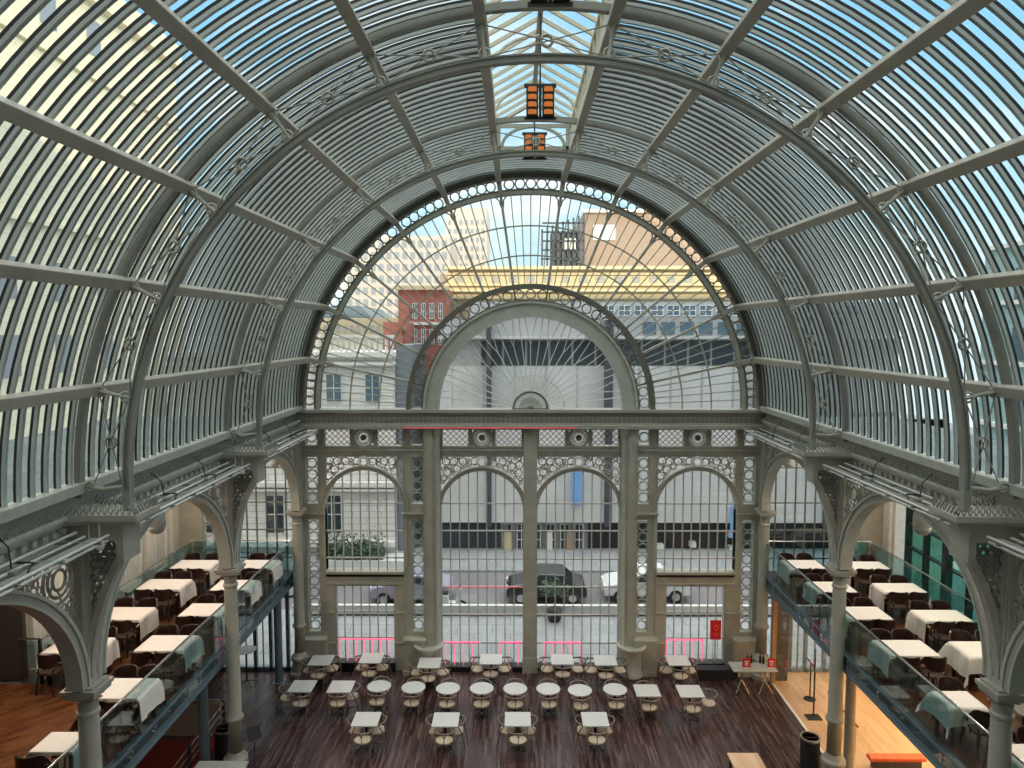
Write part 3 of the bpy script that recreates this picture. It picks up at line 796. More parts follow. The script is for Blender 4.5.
# ---------------------------------------------------------------- balconies
for s, xb, ybk in ((-1,7.52,14.7),(1,7.33,10.5)):
    o = struct('floor'); m = MB(); xo = 12.6 if s < 0 else 11.08
    m.box((xb*s+.02*s,-1.5,ZB-.1),(10.72*s,YF,ZB)); m.box((10.72*s,-1.5,ZB-.1),(xo*s,ybk,ZB)); m.build('balcony_boards','floor_warm',o)
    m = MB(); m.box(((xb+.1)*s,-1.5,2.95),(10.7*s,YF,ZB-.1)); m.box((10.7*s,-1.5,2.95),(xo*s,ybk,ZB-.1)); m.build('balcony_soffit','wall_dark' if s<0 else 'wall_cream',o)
    m = MB(); m.box((xb*s,-1.5,2.88),((xb+.06)*s,YF,3.32)); m.box(((xb-.05)*s,-1.5,2.86),((xb+.1)*s,YF,2.9)); m.box(((xb-.04)*s,-1.5,3.24),((xb+.1)*s,YF,3.3)); m.build('edge_beam','steel_blue',o)
    g = thing('glass_balustrade','long hall-side glass balustrade with steel handrail on the '+SIDE[s]+' balcony','balustrade',(xb*s,YF,ZB))
    y = 21.9
    while y > -1:
        MB().box(((xb-.03)*s,y-1.38,3.05),((xb-.01)*s,y,4.26)).build('glass_panel','glass_teal',g)
        for q in (.25,1.1):
            for z in (3.1,3.2): MB().tube([((xb-.06)*s,y-q,z),((xb+.02)*s,y-q,z)],.03,8).build('clamp','chrome',g)
        y -= 1.4
    MB().tube([((xb-.02)*s,21.9,4.3),((xb-.02)*s,-1.4,4.3)],.024,8).build('handrail','chrome',g,smooth=True)
    g = thing('glass_balustrade','wall-side glass balustrade behind the tables on the '+SIDE[s]+' balcony','balustrade',(10.65*s,YF,ZB))
    y = 21.8
    while y-1.38 > ybk-.2:
        MB().box((10.64*s,y-1.38,3.05),(10.66*s,y,4.26)).build('glass_panel','glass_teal',g); y -= 1.4
    m = MB(); m.tube([(10.65*s,21.8,4.3),(10.65*s,ybk,4.3)],.022,8)
    if s < 0: m.tube([(-10.65,ybk,4.3),(-11.1,ybk,4.3)],.022,8)
    m.build('handrail','chrome',g)
    if s < 0:
        MB().box((-11.1,ybk-.01,3.3),(-10.68,ybk+.01,4.26)).build('glass_panel','glass_teal',g)
        MB().box((-10.68,ybk-.03,3.3),(-10.62,ybk+.03,4.3)).build('end_post','black',g)
    g = thing('glass_balustrade','short glass balustrade across the window end of the '+SIDE[s]+' balcony','balustrade',(9*s,21.85,ZB))
    MB().box((7.6*s,21.84,3.3),(10.6*s,21.86,4.26)).build('glass_panel','glass_teal',g); MB().tube([(xb*s,21.85,4.3),(10.65*s,21.85,4.3)],.02,6).build('handrail','chrome',g)

# dark wooden tub chair (front towards +Y)
def tub_chair():
    o = thing('tub_chair',None,'chair',group='dark wooden tub chairs on the balconies')
    m = MB(); m.prism([(-.22,-.2),(-.2,.22),(.2,.22),(.22,-.2),(.12,-.24),(-.12,-.24)],.42,.47,'z'); m.build('seat','dark_seat',o,bevel=.01)
    m = MB(); n = 12; vs = []; fs = []
    for i in range(n+1):
        t = pi*(1.0+i/n); x, y = .27*cos(t), .02+.29*sin(t)
        h = .60+.27*min(1,max(0,-sin(t))*1.7)**.8
        lo = h-.05-.24*min(1,max(0,-sin(t))*1.3)**2
        for r, z in ((1,lo),(1,h),(.88,h),(.88,lo)): vs.append((x*r,.02+(y-.02)*r,z))
    for i in range(n):
        for k in range(4): l = (k+1) % 4; fs.append((i*4+k,i*4+l,i*4+4+l,i*4+4+k))
    fs += [(3,2,1,0),(n*4,n*4+1,n*4+2,n*4+3)]
    m.add(vs, fs); m.build('backrest','dark_wood',o)
    for sx in (-1,1): MB().tube([(.255*sx,.02,.61),(.265*sx,.12,.635),(.25*sx,.2,.63)],[.03,.032,.02],6).build('armrest','arm_edge',o,smooth=True)
    for sx in (-1,1):
        MB().tube([(.24*sx,.17,.6),(.23*sx,.19,.3),(.24*sx,.21,0)],.018,6).build('leg','dark_wood',o)
        MB().tube([(.17*sx,-.2,.55),(.18*sx,-.22,.3),(.2*sx,-.27,0)],.018,6).build('leg','dark_wood',o)
    return o
def dining_table(w, d):
    def f():
        o = thing('dining_table',None,'table',group='dark dining tables under white cloths')
        MB().box((-w/2,-d/2,.72),(w/2,d/2,.755)).build('tabletop','dark_wood',o)
        for sx in (-1,1):
            for sy in (-1,1): MB().box((sx*(w/2-.07)-.025,sy*(d/2-.07)-.025,0),(sx*(w/2-.07)+.025,sy*(d/2-.07)+.025,.72)).build('leg','dark_wood',o)
        return o
    return f
def cloth(w, d, hx, hy, seed):
    rnd = random.Random(seed); m = MB(); ph = [rnd.uniform(0,6.28) for _ in range(6)]
    def axis(h, e):
        a = [-h-e*(1-i/8) for i in range(8)] if e > 0 else []
        return a+[-h+2*h*i/10 for i in range(11)]+([h+e*(i+1)/8 for i in range(8)] if e > 0 else [])
    xs = axis(w/2, hx); ys_ = axis(d/2, hy); vs = []; fs = []
    for y in ys_:
        for x in xs:
            du, dv = max(abs(x)-w/2,0), max(abs(y)-d/2,0); su = 1 if x > 0 else -1; sv = 1 if y > 0 else -1
            drop = math.hypot(du, dv); X, Y, Z = x, y, .762
            if drop > 0:
                X = su*min(abs(x), w/2); Y = sv*min(abs(y), d/2)
                fl = .02+.05*drop
                mn = min(du, dv)
                fx = fl+ (.45*mn if du > 0 and dv > 0 else 0); fy = fx
                if du > 0: X += su*(fx+.02*sin(9*y+ph[0]+2*x)*min(1,du*4)+.012*sin(23*y+ph[1])*min(1,du*4))
                if dv > 0: Y += sv*(fy+.02*sin(9*x+ph[2])*min(1,dv*4))
                Z -= max(0, drop-.005)*.985
            vs.append((X, Y, max(Z,.02)))
    nx = len(xs)
    for j in range(len(ys_)-1):
        for i in range(nx-1): fs.append((j*nx+i, j*nx+i+1, (j+1)*nx+i+1, (j+1)*nx+i))
    return m.add(vs, fs)
rowname = ['first','second','third','fourth','fifth','sixth']
def bal_table(s, inner, k, x, y, w, d, hx=.5, hy=.07, chairs=(1,1,1,1), rowpos=''):
    where = ('hall-side' if inner else 'wall-side'); sd = SIDE[s]
    place(('dt',w,d), dining_table(w,d), (x,y,ZB), 0, 'dark table beneath the cloth, %s table from the window, %s row, %s balcony' % (rowname[k], where, sd))
    o = cloth(w+.02, d+.02, hx, hy, hash((s,inner,k)) % 999 + 7).build('tablecloth','cloth',smooth=True)
    o.location = (x,y,ZB)
    tag(o, 'white tablecloth on the %s table from the window, %s row, %s balcony' % (rowname[k], where, sd), 'tablecloth', 'white tablecloths on the balconies')
    cx = min(.29, w/4)
    n = 0
    for sy, sx in ((-1,-1),(-1,1),(1,-1),(1,1)):
        if chairs[n]:
            off = d/2+.12
            lx = 'left' if sx < 0 else 'right'
            place('tub', tub_chair, (x+sx*cx+random.uniform(-.03,.03), y+sy*off, ZB), (0 if sy < 0 else pi)+random.uniform(-.12,.12),
                  'tub chair, %s on the %s side of %s %s table, %s balcony' % (lx, 'near' if sy < 0 else 'far', rowname[k], where, sd))
        n += 1
for k, (x, y) in enumerate(((-9.85,20.28),(-9.95,18.65),(-9.95,16.67),(-9.97,14.93))): bal_table(-1, False, k, x, y, 1.12, .72)
for k, (x, y, w) in enumerate(((-8.0,20.3,1.0),(-8.02,18.6,1.0),(-8.05,16.92,1.0),(-8.1,15.05,1.02),(-8.0,13.08,1.0))): bal_table(-1, True, k, x, y, w, .72, hx=.48)
bal_table(-1, True, 5, -8.02, 11.3, .68, .52, hx=.42, hy=.06, chairs=(1,0,0,1))
for k, (x, y, w) in enumerate(((7.95,20.38,1.0),(7.98,18.55,1.0),(7.98,16.8,1.02),(7.97,14.9,1.02))): bal_table(1, True, k, x, y, w, .72, hx=.48)
bal_table(1, True, 4, 7.78, 12.75, .64, .58, hx=.42, hy=.35, chairs=(0,1,0,1))
bal_table(1, True, 5, 7.95, 11.0, .9, .6, hx=.42)
for k, (x, y) in enumerate(((9.75,20.3),(9.76,18.5),(9.78,16.65))): bal_table(1, False, k, x, y, 1.08, .62)
bal_table(1, False, 3, 9.75, 14.85, 1.3, .72, hx=.5, hy=.36, chairs=(0,0,1,1))
bal_table(1, False, 4, 9.8, 12.9, 1.08, .7, chairs=(1,1,1,1))

# ---------------------------------------------------------------- hall furniture
def wood_chair():
    o = thing('bentwood_chair',None,'chair',group='bentwood chairs on the hall floor')
    m = MB(); m.prism([(.22*cos(k*pi/8)*(1 if abs(cos(k*pi/8))<.8 else 1.02),.2*sin(k*pi/8)) for k in range(16)],.425,.46,'z'); m.build('seat','chair_seat',o,bevel=.008)
    m = MB(); m.tube([(-.21,-.18,.42),(-.22,.18,.42),(.22,.18,.42),(.21,-.18,.42)],.016,6,closed=True); m.build('seat_rail','chair_wood',o)
    pts = [(-.235,.12,.69)]+[(.255*cos(pi+pi*i/12),-.0+.245*sin(pi+pi*i/12)-.0,.69+.04*sin(pi*i/12)) for i in range(13)]+[(.235,.12,.69)]
    m = MB(); m.tube(pts,.024,6); m.build('back_hoop','chair_wood',o,smooth=True)
    m = MB(); m.tube([(0,-.19,.44),(0,-.215,.6),(-.06,-.24,.73)],.012,5); m.tube([(0,-.215,.6),(.06,-.24,.73)],.012,5); m.build('back_splat','chair_wood',o)
    for sx in (-1,1):
        MB().tube([(.215*sx,.18,.44),(.225*sx,.2,.2),(.225*sx,.21,0)],[.018,.017,.012],6).build('leg','chair_wood',o)
        MB().tube([(.2*sx,-.27,0),(.215*sx,-.22,.3),(.225*sx,-.18,.5),(.245*sx,-.07,.69)],[.012,.018,.018,.015],6).build('leg','chair_wood',o)
        MB().tube([(.222*sx,.19,.25),(.212*sx,-.23,.25)],.009,5).build('stretcher','chair_wood',o)
    return o
def pedestal(top):
    def f():
        rd = top == 'round'
        o = thing('round_table' if rd else 'square_table',None,'table',group=('round' if rd else 'square')+' pedestal tables on the hall floor')
        m = MB()
        if rd: m.lathe([(.325,.725),(.34,.735),(.34,.75),(.33,.757)],36)
        else: m.box((-.34,-.34,.725),(.34,.34,.757))
        m.build('tabletop','tabletop',o,bevel=0 if rd else .008)
        m = MB(); m.lathe([(.03,.06),(.028,.66),(.05,.72),(.14,.725)],14); m.build('pedestal','blacksoft',o)
        for k in range(4):
            t = pi/4+k*pi/2; MB().tube([(0,0,.09),(.18*cos(t),.18*sin(t),.05),(.3*cos(t),.3*sin(t),.015)],[.022,.018,.014],6).build('foot','blacksoft',o)
        return o
    return f
RT, ST = pedestal('round'), pedestal('square')
def hall_table(kind, x, y, rot, desc, chairs, chair_desc):
    place(kind, RT if kind == 'round' else ST, (x,y,0), rot, desc)
    for cname, dx, dy in chairs:
        a = {'near':0,'left':-pi/2,'right':pi/2,'far':pi}[cname.split()[-1]]
        place('wchair', wood_chair, (x+dx,y+dy,0), a+random.uniform(-.08,.08), 'bentwood armchair on the %s side of %s' % (cname, chair_desc))
rx = [-4.36,-3.37,-2.38,-1.42,-.47,.47,1.36,2.36]
ry = [19.57,19.51,19.46,19.47,19.45,19.45,19.37,19.43]
for i, (x, y) in enumerate(zip(rx, ry)):
    hall_table('round', x, y, 0, 'round pale café table, %s from the left in the middle row' % ['first','second','third','fourth','fifth','sixth','seventh','last'][i], [('near',0,-.29),('far',0,.34)] , 'the %s round table from the left' % ['first','second','third','fourth','fifth','sixth','seventh','last'][i])
for i, (x, y) in enumerate(((-4.36,17.84),(-2.28,17.83),(-.4,17.86),(1.62,17.87))):
    d = 'the %s square table in the front row' % ['leftmost','second','third','rightmost'][i]
    hall_table('square', x, y, 0, 'square pale table, '+['leftmost','second from left','third from left','rightmost'][i]+' of the four in the front row', [('near',0,-.43),('left',-.27,.03),('right',.27,.03)], d)
for x, y, ds, ch, cd in ((-6.55,19.55,'leftmost square table in the middle row, left of another square one',[('near',.05,-.36),('left',-.42,-.05)],'the leftmost middle-row square table'),
    (-5.44,19.53,'square pale table just left of the first round table',[('near',0,-.33),('right',.28,.05)],'the square table left of the round ones'),
    (3.25,19.36,'square pale table just right of the last round table',[('near',0,-.33),('far',0,.33)],'the square table right of the round ones'),
    (4.46,19.33,'rightmost square table in the middle row, with two chairs',[('near',-.02,-.38),('right',.5,-.05)],'the rightmost middle-row square table')):
    hall_table('square', x, y, 0, ds, ch, cd)
for i, (x, y, ch) in enumerate(((-6.45,21.15,[('near',0,-.36),('left',-.36,.0),('right',.3,.1)]),(-4.93,21.3,[('near',-.0,-.38),('left',-.3,.02),('right',.32,.02)]),(-3.09,21.0,[('near',0,-.38),('left',-.4,.02),('right',.4,.02)]),
    (-1.22,21.25,[('near',0,-.33),('left',-.42,0),('right',.42,0)]),(.98,21.25,[('near',0,-.33),('left',-.46,0),('right',.48,0)]),(2.3,21.2,[('near',-.02,-.36),('left',-.44,0),('right',.46,.0)]),(4.54,21.2,[('near',0,-.38),('left',-.36,0),('right',.36,0)]))):
    nm = ['by the left end pier','by the low left window','by the left inner pier','by the left middle window','by the right middle window','by the right inner pier','by the low right window']
    hall_table('square', x, y, 0, 'square table in the back row, '+nm[i], ch, 'the back-row table '+nm[i])

o = thing('poser_table','tall round bar table on a slim pole under the left balcony','table',(-8.75,21.1,0))
m = MB(); m.lathe([(.3,1.08),(.31,1.09),(.31,1.11)],28,(-8.75,21.1)); m.build('tabletop','tabletop',o)
m = MB(); m.tube([(-8.75,21.1,.1),(-8.75,21.1,1.08)],.025,8); m.build('pole','blacksoft',o)
for k in range(4): t = pi/4+k*pi/2; MB().tube([(-8.75,21.1,.12),(-8.75+.32*cos(t),21.1+.32*sin(t),.015)],.014,5).build('foot','blacksoft',o)

def at(px, py, y):   # a distant point seen at this place of the photograph
    fx, p, yw = 710., math.atan(54/710), math.atan(4/710)
    a, b = (px-512)/fx, (384-py)/fx
    F = V((-sin(yw)*cos(p), cos(yw)*cos(p), -sin(p))); Rr = V((cos(yw), sin(yw), 0)); U = Rr.cross(F)
    d = F+Rr*a+U*b; t = y/d.y
    return (-.45+t*d.x, y, 10.9+t*d.z)

o = thing('music_stand','black music stand beside the left column near the counter','music stand',(-6.76,16.4,0))
m = MB(); m.prism([(-.16,-.1),(.16,-.1),(.16,.1),(-.16,.1)],0,.01,'z'); m.v = [(-6.76+x*cos(.7)+ -y*sin(.7)*.75, 16.4+x*sin(.7)+y*cos(.7)*.75, 1.2+y*1.3+z) for x,y,z in m.v]; m.build('desk','blacksoft',o)
m = MB(); m.tube([(-6.76,16.4,.2),(-6.76,16.4,1.18)],.012,6); m.build('pole','blacksoft',o)
for k in range(3): t = k*2*pi/3+.4; MB().tube([(-6.76,16.4,.22),(-6.76+.2*cos(t),16.4+.2*sin(t),.012)],.01,5).build('leg','blacksoft',o)
o = thing('service_counter','grey slab-topped counter at the foot of the left column','counter',(-7.15,15.2,0))
m = MB(); m.box((-7.75,14.85,.95),(-6.6,15.62,1.0)); m.build('counter_top','greybright',o,bevel=.008)
m = MB(); m.box((-7.7,14.9,0),(-6.65,15.57,.95)); m.build('counter_body','steel_blue',o)
def bin_(x, y, lab):
    o = thing('litter_bin',lab,'bin',(x,y,0),group='round dark bins')
    m = MB(); m.lathe([(.23,0),(.23,.8)],28,(x,y)); m.build('drum','blacksoft',o,smooth=False)
    m = MB(); m.lathe([(.235,.78),(.245,.80),(.245,.84),(.2,.84),(.19,.76)],28,(x,y)); m.build('rim','chrome',o)
    m = MB(); m.lathe([(.185,.79),(.185,.8)],20,(x,y)); m.box((x-.2,y-.01,.8),(x+.2,y+.01,.82)); m.build('lid','blacksoft',o)
bin_(7.0-.14,16.95,'round black bin with pale rim at the right column'); bin_(-7.85,17.25,'round black bin with pale rim behind the left blue column')
for x, y, lab, mm in ((-8.0,16.45,'blue-grey steel post under the left balcony, nearer one','steel_blue'),(-7.8,21.25,'blue-grey steel post under the left balcony by the window','steel_blue'),(7.75,16.8,'beige steel post under the right balcony','steel_beige'),(-8.0,11.5,'blue-grey steel post under the left balcony, furthest from the window','steel_blue')):
    o = thing('steel_post',lab,'post',(x,y,0),group='steel posts under the balconies')
    MB().lathe([(.12,0),(.12,2.95)],20,(x,y)).build('shaft',mm,o,smooth=False); MB().box((x-.18,y-.18,0),(x+.18,y+.18,.02)).build('base_plate',mm,o)
o = thing('wooden_table','pale wooden square table alone on the dark floor, lower right','table',(5.0,16.05,0))
MB().box((4.63,15.65,.71),(5.37,16.4,.755)).build('tabletop','floor_light',o,bevel=.01)
for sx in (4.7,5.3):
    for sy in (15.72,16.33): MB().box((sx-.025,sy-.025,0),(sx+.025,sy+.025,.71)).build('leg','blacksoft',o)
o = thing('folding_table','long grey folding table with splayed legs by the right balcony','table',(6.7,20.8,0))
MB().box((6.05,20.5,.72),(7.38,21.12,.75)).build('tabletop','greybright',o,bevel=.005)
for sx in (6.35,7.05):
    for dx in (-1,1):
        for dy in (20.58,21.04): MB().tube([(sx,dy,.72),(sx,(dy+20.81)/2,.4),(sx+dx*.2,dy,.01)],.014,5).build('leg','chrome',o)
for i, x in enumerate((6.5,7.25)):
    o = thing('card_holder','red notice card with white lettering on '+('left' if i==0 else 'right')+' end of folding table','notice',(x,20.75,.75),group='red cards on the folding table')
    MB().box((x-.12,20.73,.75),(x+.12,20.745,1.04)).build('card','red_sign',o); m = MB()
    m.box((x-.07,20.724,.93),(x+.07,20.73,.96)); m.ring((x,20.725,.86),.04,.012,'y',10,4); m.build('print','white_paint',o); MB().box((x-.1,20.7,.75),(x+.1,20.8,.76)).build('foot','white_paint',o)
for i, (x, y) in enumerate(((6.62,21.02),(6.74,21.05),(7.1,21.0),(7.02,21.05))):
    o = tag(MB().lathe([(.035,.75),(.038,.77),(.038,.93),(.015,.98),(.015,1.05)],10,(x,y)).build('bottle','blacksoft',smooth=True), 'small dark bottle on the folding table, '+['leftmost','second from left','rightmost','third from left'][i], 'bottle', 'bottles on the folding table')
o = thing('notice_stand','red notice board on two thin poles before the low right window','notice stand',(5.77,21.5,.35))
m = MB(); m.box((5.6,21.49,1.28),(5.94,21.51,1.9)); m.build('board','red_sign',o,bevel=.006)
m = MB(); m.ring((5.77,21.48,1.66),.07,.012,'y',14,4); m.box((5.7,21.482,1.42),(5.86,21.49,1.44)); m.box((5.7,21.482,1.48),(5.86,21.49,1.495)); m.build('print','orange',o)
for x in (5.7,5.84): MB().tube([(x,21.52,.35),(x,21.52,1.5)],.014,6).build('pole','chrome',o)
tag(MB().box((5.2,21.38,0),(6.45,21.72,.35)).build('floor_heater','blacksoft',bevel=.01),'long low black floor unit beneath the red notice stand','floor unit')
# telephone-dark objects by the right end pier
o = thing('lamp_stand','tall black stand with tilted head seen through the glass screen','stand',(7.94,19.3,0))
MB().tube([(7.94,19.3,0),(7.94,19.3,2.0)],.022,6).build('pole','blacksoft',o); MB().box((7.74,19.15,0),(8.14,19.45,.025)).build('foot_plate','blacksoft',o)
MB().tube([(7.94,19.3,1.45),(7.7,19.3,1.75)],.02,6).build('arm','blacksoft',o)
o = thing('queue_post','slim black post beside the tall stand under the right balcony','post',(8.25,20.3,0))
MB().tube([(8.25,20.3,0),(8.25,20.3,1.1)],.02,6).build('pole','blacksoft',o); MB().lathe([(.17,0),(.17,.02),(.03,.03)],16,(8.25,20.3)).build('foot_plate','blacksoft',o)

# glass screen and foyer under the right balcony
o = thing('glass_screen','clear glass screen with timber end frame under the right balcony','glass screen',(7.5,18,0))
for k in range(7):
    y = 21.2-1.7*k; MB().box((7.48,y-1.68,.05),(7.495,y,2.86)).build('glass_panel','glass_clear',o)
MB().box((7.44,21.2,0),(7.56,21.32,2.9)).build('timber_frame','wood_mid',o)
for i,(ya,yb,mm,nm) in enumerate(((16.9,17.15,'orange','orange upholstered bench on the pale foyer floor'),(15.9,16.45,'yellow','yellow upholstered bench on the pale foyer floor'))):
    o = thing('bench',nm,'bench',(9.1,(ya+yb)/2,0)); MB().box((8.35,ya,.2),(9.75,yb,.3)).build('seat',mm,o,bevel=.03); MB().box((8.45,ya+.05,0),(9.65,yb-.05,.2)).build('plinth','wall_dark',o)
o = thing('stair_rail','brown timber rail beyond the glass screen under right balcony','handrail',(8.2,18,0))
MB().tube([(8.15,18.9,.95),(8.15,17.2,.95)],.03,8).build('handrail','arm_edge',o)
for y in (18.8,18.0,17.3): MB().tube([(8.15,y,0),(8.15,y,.95)],.015,6).build('post','chrome',o)
w = struct('wall_right'); MB().box((10.95,-1.5,0),(11.08,YF,2.95)).build('timber_panelling','floor_light',w)
w = struct('wall_front'); m = MB(); m.box((7.6,21.4,0),(8.0,21.6,2.9)); m.build('dark_return','wall_dark',w)
# stairwell under the left balcony
o = thing('rail_barrier','three pale horizontal rails around the dark stairwell under left balcony','barrier',(-8.25,16,0))
for z in (.98,.78,.58): MB().tube([(-8.25,12,z),(-8.25,18.2,z)],.025,8).build('rail','chrome',o)
for y in (18.2,16.2,14.2,12.2): MB().box((-8.28,y-.02,0),(-8.22,y+.02,1.02)).build('post','blacksoft',o)
MB().tube([(-8.25,18.2,.98),(-10.3,18.2,.98)],.02,6).build('rail','chrome',o)
tag(MB().box((-10.4,18.3,0),(-8.4,18.36,1.0)).build('partition','steel_beige'),'low grey partition behind the rails under the left balcony','partition')
w = struct('floor'); MB().box((-10.95,9,.0),(-8.35,18.1,.02)).build('stairwell_carpet','red_stair',w)
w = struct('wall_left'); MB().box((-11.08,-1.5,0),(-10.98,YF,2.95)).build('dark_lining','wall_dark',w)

# ---------------------------------------------------------------- outside
def ground():
    w = struct('ground_terrace'); w['label'] = 'pale paved terrace outside the windows'; MB().box((-16,YF+.3,-2.1),(18,27.0,-.01)).build('paving','paving',w)
    w = struct('ground_street'); w['label'] = 'grey street beyond the terrace'; MB().box((-60,27,-2.3),(60,120,-2)).build('asphalt','road_far',w); MB().box((-60,27.0,-2),(60,31.5,-1.99)).build('near_lane','asphalt',w); MB().box((-60,37,-2),(60,41,-1.88)).build('far_pavement','paving',w)
ground()
o = thing('white_barrier','long low white parapet of slatted panels along the terrace edge','barrier',(0,26.5,0))
m = MB(); x = -9
while x < 11:
    m.box((x,26.45,.02),(x+.24,26.52,.36)); x += .25
m.box((-9,26.4,.36),(11,26.56,.4)); m.build('panels','white_paint',o); MB().box((-9,26.4,-.01),(11,26.6,.03)).build('dark_foot','black',o)
def pot():
    c = (1.0,26.0)
    o = thing('potted_bush','round green bush in a black pot on the outside terrace','plant',(c[0],c[1],0))
    MB().lathe([(.2,0),(.27,.1),(.3,.42),(.27,.45)],18,c).build('pot','black',o)
    MB().tube([(c[0],c[1],.4),(c[0]+.02,c[1],1.0)],.03,6).build('stem','chair_wood',o)
    m = MB(); rnd = random.Random(3)
    for k in range(260):
        d = V((rnd.gauss(0,1),rnd.gauss(0,1),rnd.gauss(0,1))).normalized()*rnd.uniform(.2,.62); d.z *= .6; q = V((c[0],c[1],1.25))+d
        u = V((rnd.gauss(0,1),rnd.gauss(0,1),rnd.gauss(0,1))).normalized()*.07; w_ = u.orthogonal().normalized()*.03
        m.add([q-u,q+w_,q+u,q-w_],[(0,1,2,3)])
    m.build('foliage','leaf',o)
pot()
def car(x, y, L, mm, lab, flip=1, van=False):
    o = thing('car',lab,'car',(x,y,-2),group='cars in the street')
    h = 1.5 if not van else 1.9
    if van: prof = [(-.5,.3),(-.5,1.0),(-.47,1.7),(-.42,1.9),(.25,1.9),(.36,1.1),(.49,.95),(.5,.3)]
    else: prof = [(-.5,.32),(-.5,.75),(-.46,.92),(-.34,1.0),(-.22,1.42),(.08,1.46),(.26,1.02),(.44,.88),(.5,.7),(.5,.32)]
    poly = [(x+flip*a*L, z-2) for a,z in prof]
    MB().prism(poly, y-.85, y+.85).build('body',mm,o,bevel=.07)
    gp = [(-.32,1.02),(-.21,1.36),(.07,1.4),(.22,1.03)] if not van else [(.05,1.1),(.05,1.75),(.24,1.75),(.34,1.1)]
    MB().prism([(x+flip*a*L, z-2) for a,z in gp], y-.87, y+.87).build('side_windows','dark_glazing',o)
    for a in (-.32,.32):
        for sy in (-.8,.8):
            m = MB(); m.lathe([(.2,-.1),(.32,-.09),(.32,.09),(.2,.1)],20); m.v = [(x+a*L+p, y+sy+r, -1.68+q) for p,q,r in m.v]; wh = m.build('wheel','tyre',o)
            m = MB(); m.lathe([(.19,-.105),(.19,.105)],12); m.v = [(x+a*L+p, y+sy+r, -1.68+q) for p,q,r in m.v]; wh['_loc'] = tuple(o['_loc']); m.build('hub_cap','chrome',wh)
    m = MB(); m.box((x+flip*.485*L,y-.7,-1.35),(x+flip*.505*L,y-.4,-1.2)); m.box((x+flip*.485*L,y+.4,-1.35),(x+flip*.505*L,y+.7,-1.2)); m.build('headlights','white_paint',o)
    m = MB(); m.box((x-flip*.5*L-.0,y-.25,-1.5),(x-flip*.505*L,y+.25,-1.4)); m.build('number_plate','yellow',o)
    return o
car(-5.4,33.2,3.9,'car_grey','grey and white car behind the left inner pier of the window wall',-1)
car(1.0,33.4,3.8,'car_black','black car with pale bonnet seen beside the middle post',-1)
car(5.8,33.6,4.1,'car_white','white car seen beside and behind the right inner pier',-1)
def moped():
    x, y = at(450,583,32.2)[0], 31.8
    o = thing('scooter','white parked scooter seen at left edge of the left middle window','scooter',(x,y,-2))
    for dx in (-.55,.55): m = MB(); m.ring((x+dx,y,-1.74),.2,.06,'y',14,5); m.build('wheel','tyre',o)
    m = MB(); m.prism([(x-.7,-1.5),(x-.5,-1.2),(x-.05,-1.2),(x,-1.55),(x+.3,-1.55),(x+.45,-.95),(x+.55,-.95),(x+.5,-1.6),(x,-1.7),(x-.6,-1.65)],y-.16,y+.16); m.build('body','car_white',o,bevel=.03)
    MB().box((x-.6,y-.14,-1.2),(x-.05,y+.14,-1.1)).build('seat','black',o); MB().tube([(x+.42,y-.3,-.9),(x+.42,y+.3,-.9)],.02,6).build('handlebar','black',o)
moped()

def building(name, lab, px0, px1, py0, py1, Y, mm, depth=10, zb=-2, group='buildings outside'):
    a = at(px0,py0,Y); b = at(px1,py0,Y); z1 = a[2]; z0 = zb if py1 is None else at(px0,py1,Y)[2]
    o = thing(name, lab, 'building', ((a[0]+b[0])/2,Y,z0), group=group)
    MB().box((a[0],Y,z0),(b[0],Y+depth,z1)).build('wall',mm,o)
    return o
def band_(o, name, px0, px1, py0, py1, Y, mm, out=.1, deep=.1):
    a = at(px0,py0,Y); b = at(px1,py1,Y)
    return MB().box((a[0],Y-out,b[2]),(b[0],Y+deep,a[2])).build(name,mm,o)
def win_grid(o, px0, px1, py0, py1, nx, ny, Y, mm, fx=.6, fz=.6, out=.04, frame=None):
    a = at(px0,py0,Y); b = at(px1,py1,Y); W = (b[0]-a[0])/nx; H = (a[2]-b[2])/ny
    w, h = W*fx, H*fz
    m = MB(); m.box((-w/2,-out,-h/2),(w/2,.05,h/2)); first = m.build('window',mm,o,world=False); base = V(o['_loc'])
    fr = None
    if frame:
        m = MB(); t = .05
        m.box((-t/2,-out-.03,-h/2),(t/2,-out,h/2)); m.box((-w/2,-out-.03,-t/2),(w/2,-out,t/2))
        for q in (-1,1): m.box((q*w/2-t/2,-out-.03,-h/2),(q*w/2+t/2,-out,h/2)); m.box((-w/2,-out-.03,q*h/2-t/2),(w/2,-out,q*h/2+t/2))
        fr = m.build('sash_bars',frame,first,world=False)
    for i in range(nx):
        for j in range(ny):
            c = V((a[0]+W*(i+.5), Y, b[2]+H*(j+.5)))-base
            if i == 0 and j == 0: first.location = c
            else:
                d = first.copy(); COL.objects.link(d); d.location = c
                if fr: e = fr.copy(); COL.objects.link(e); e.parent = d
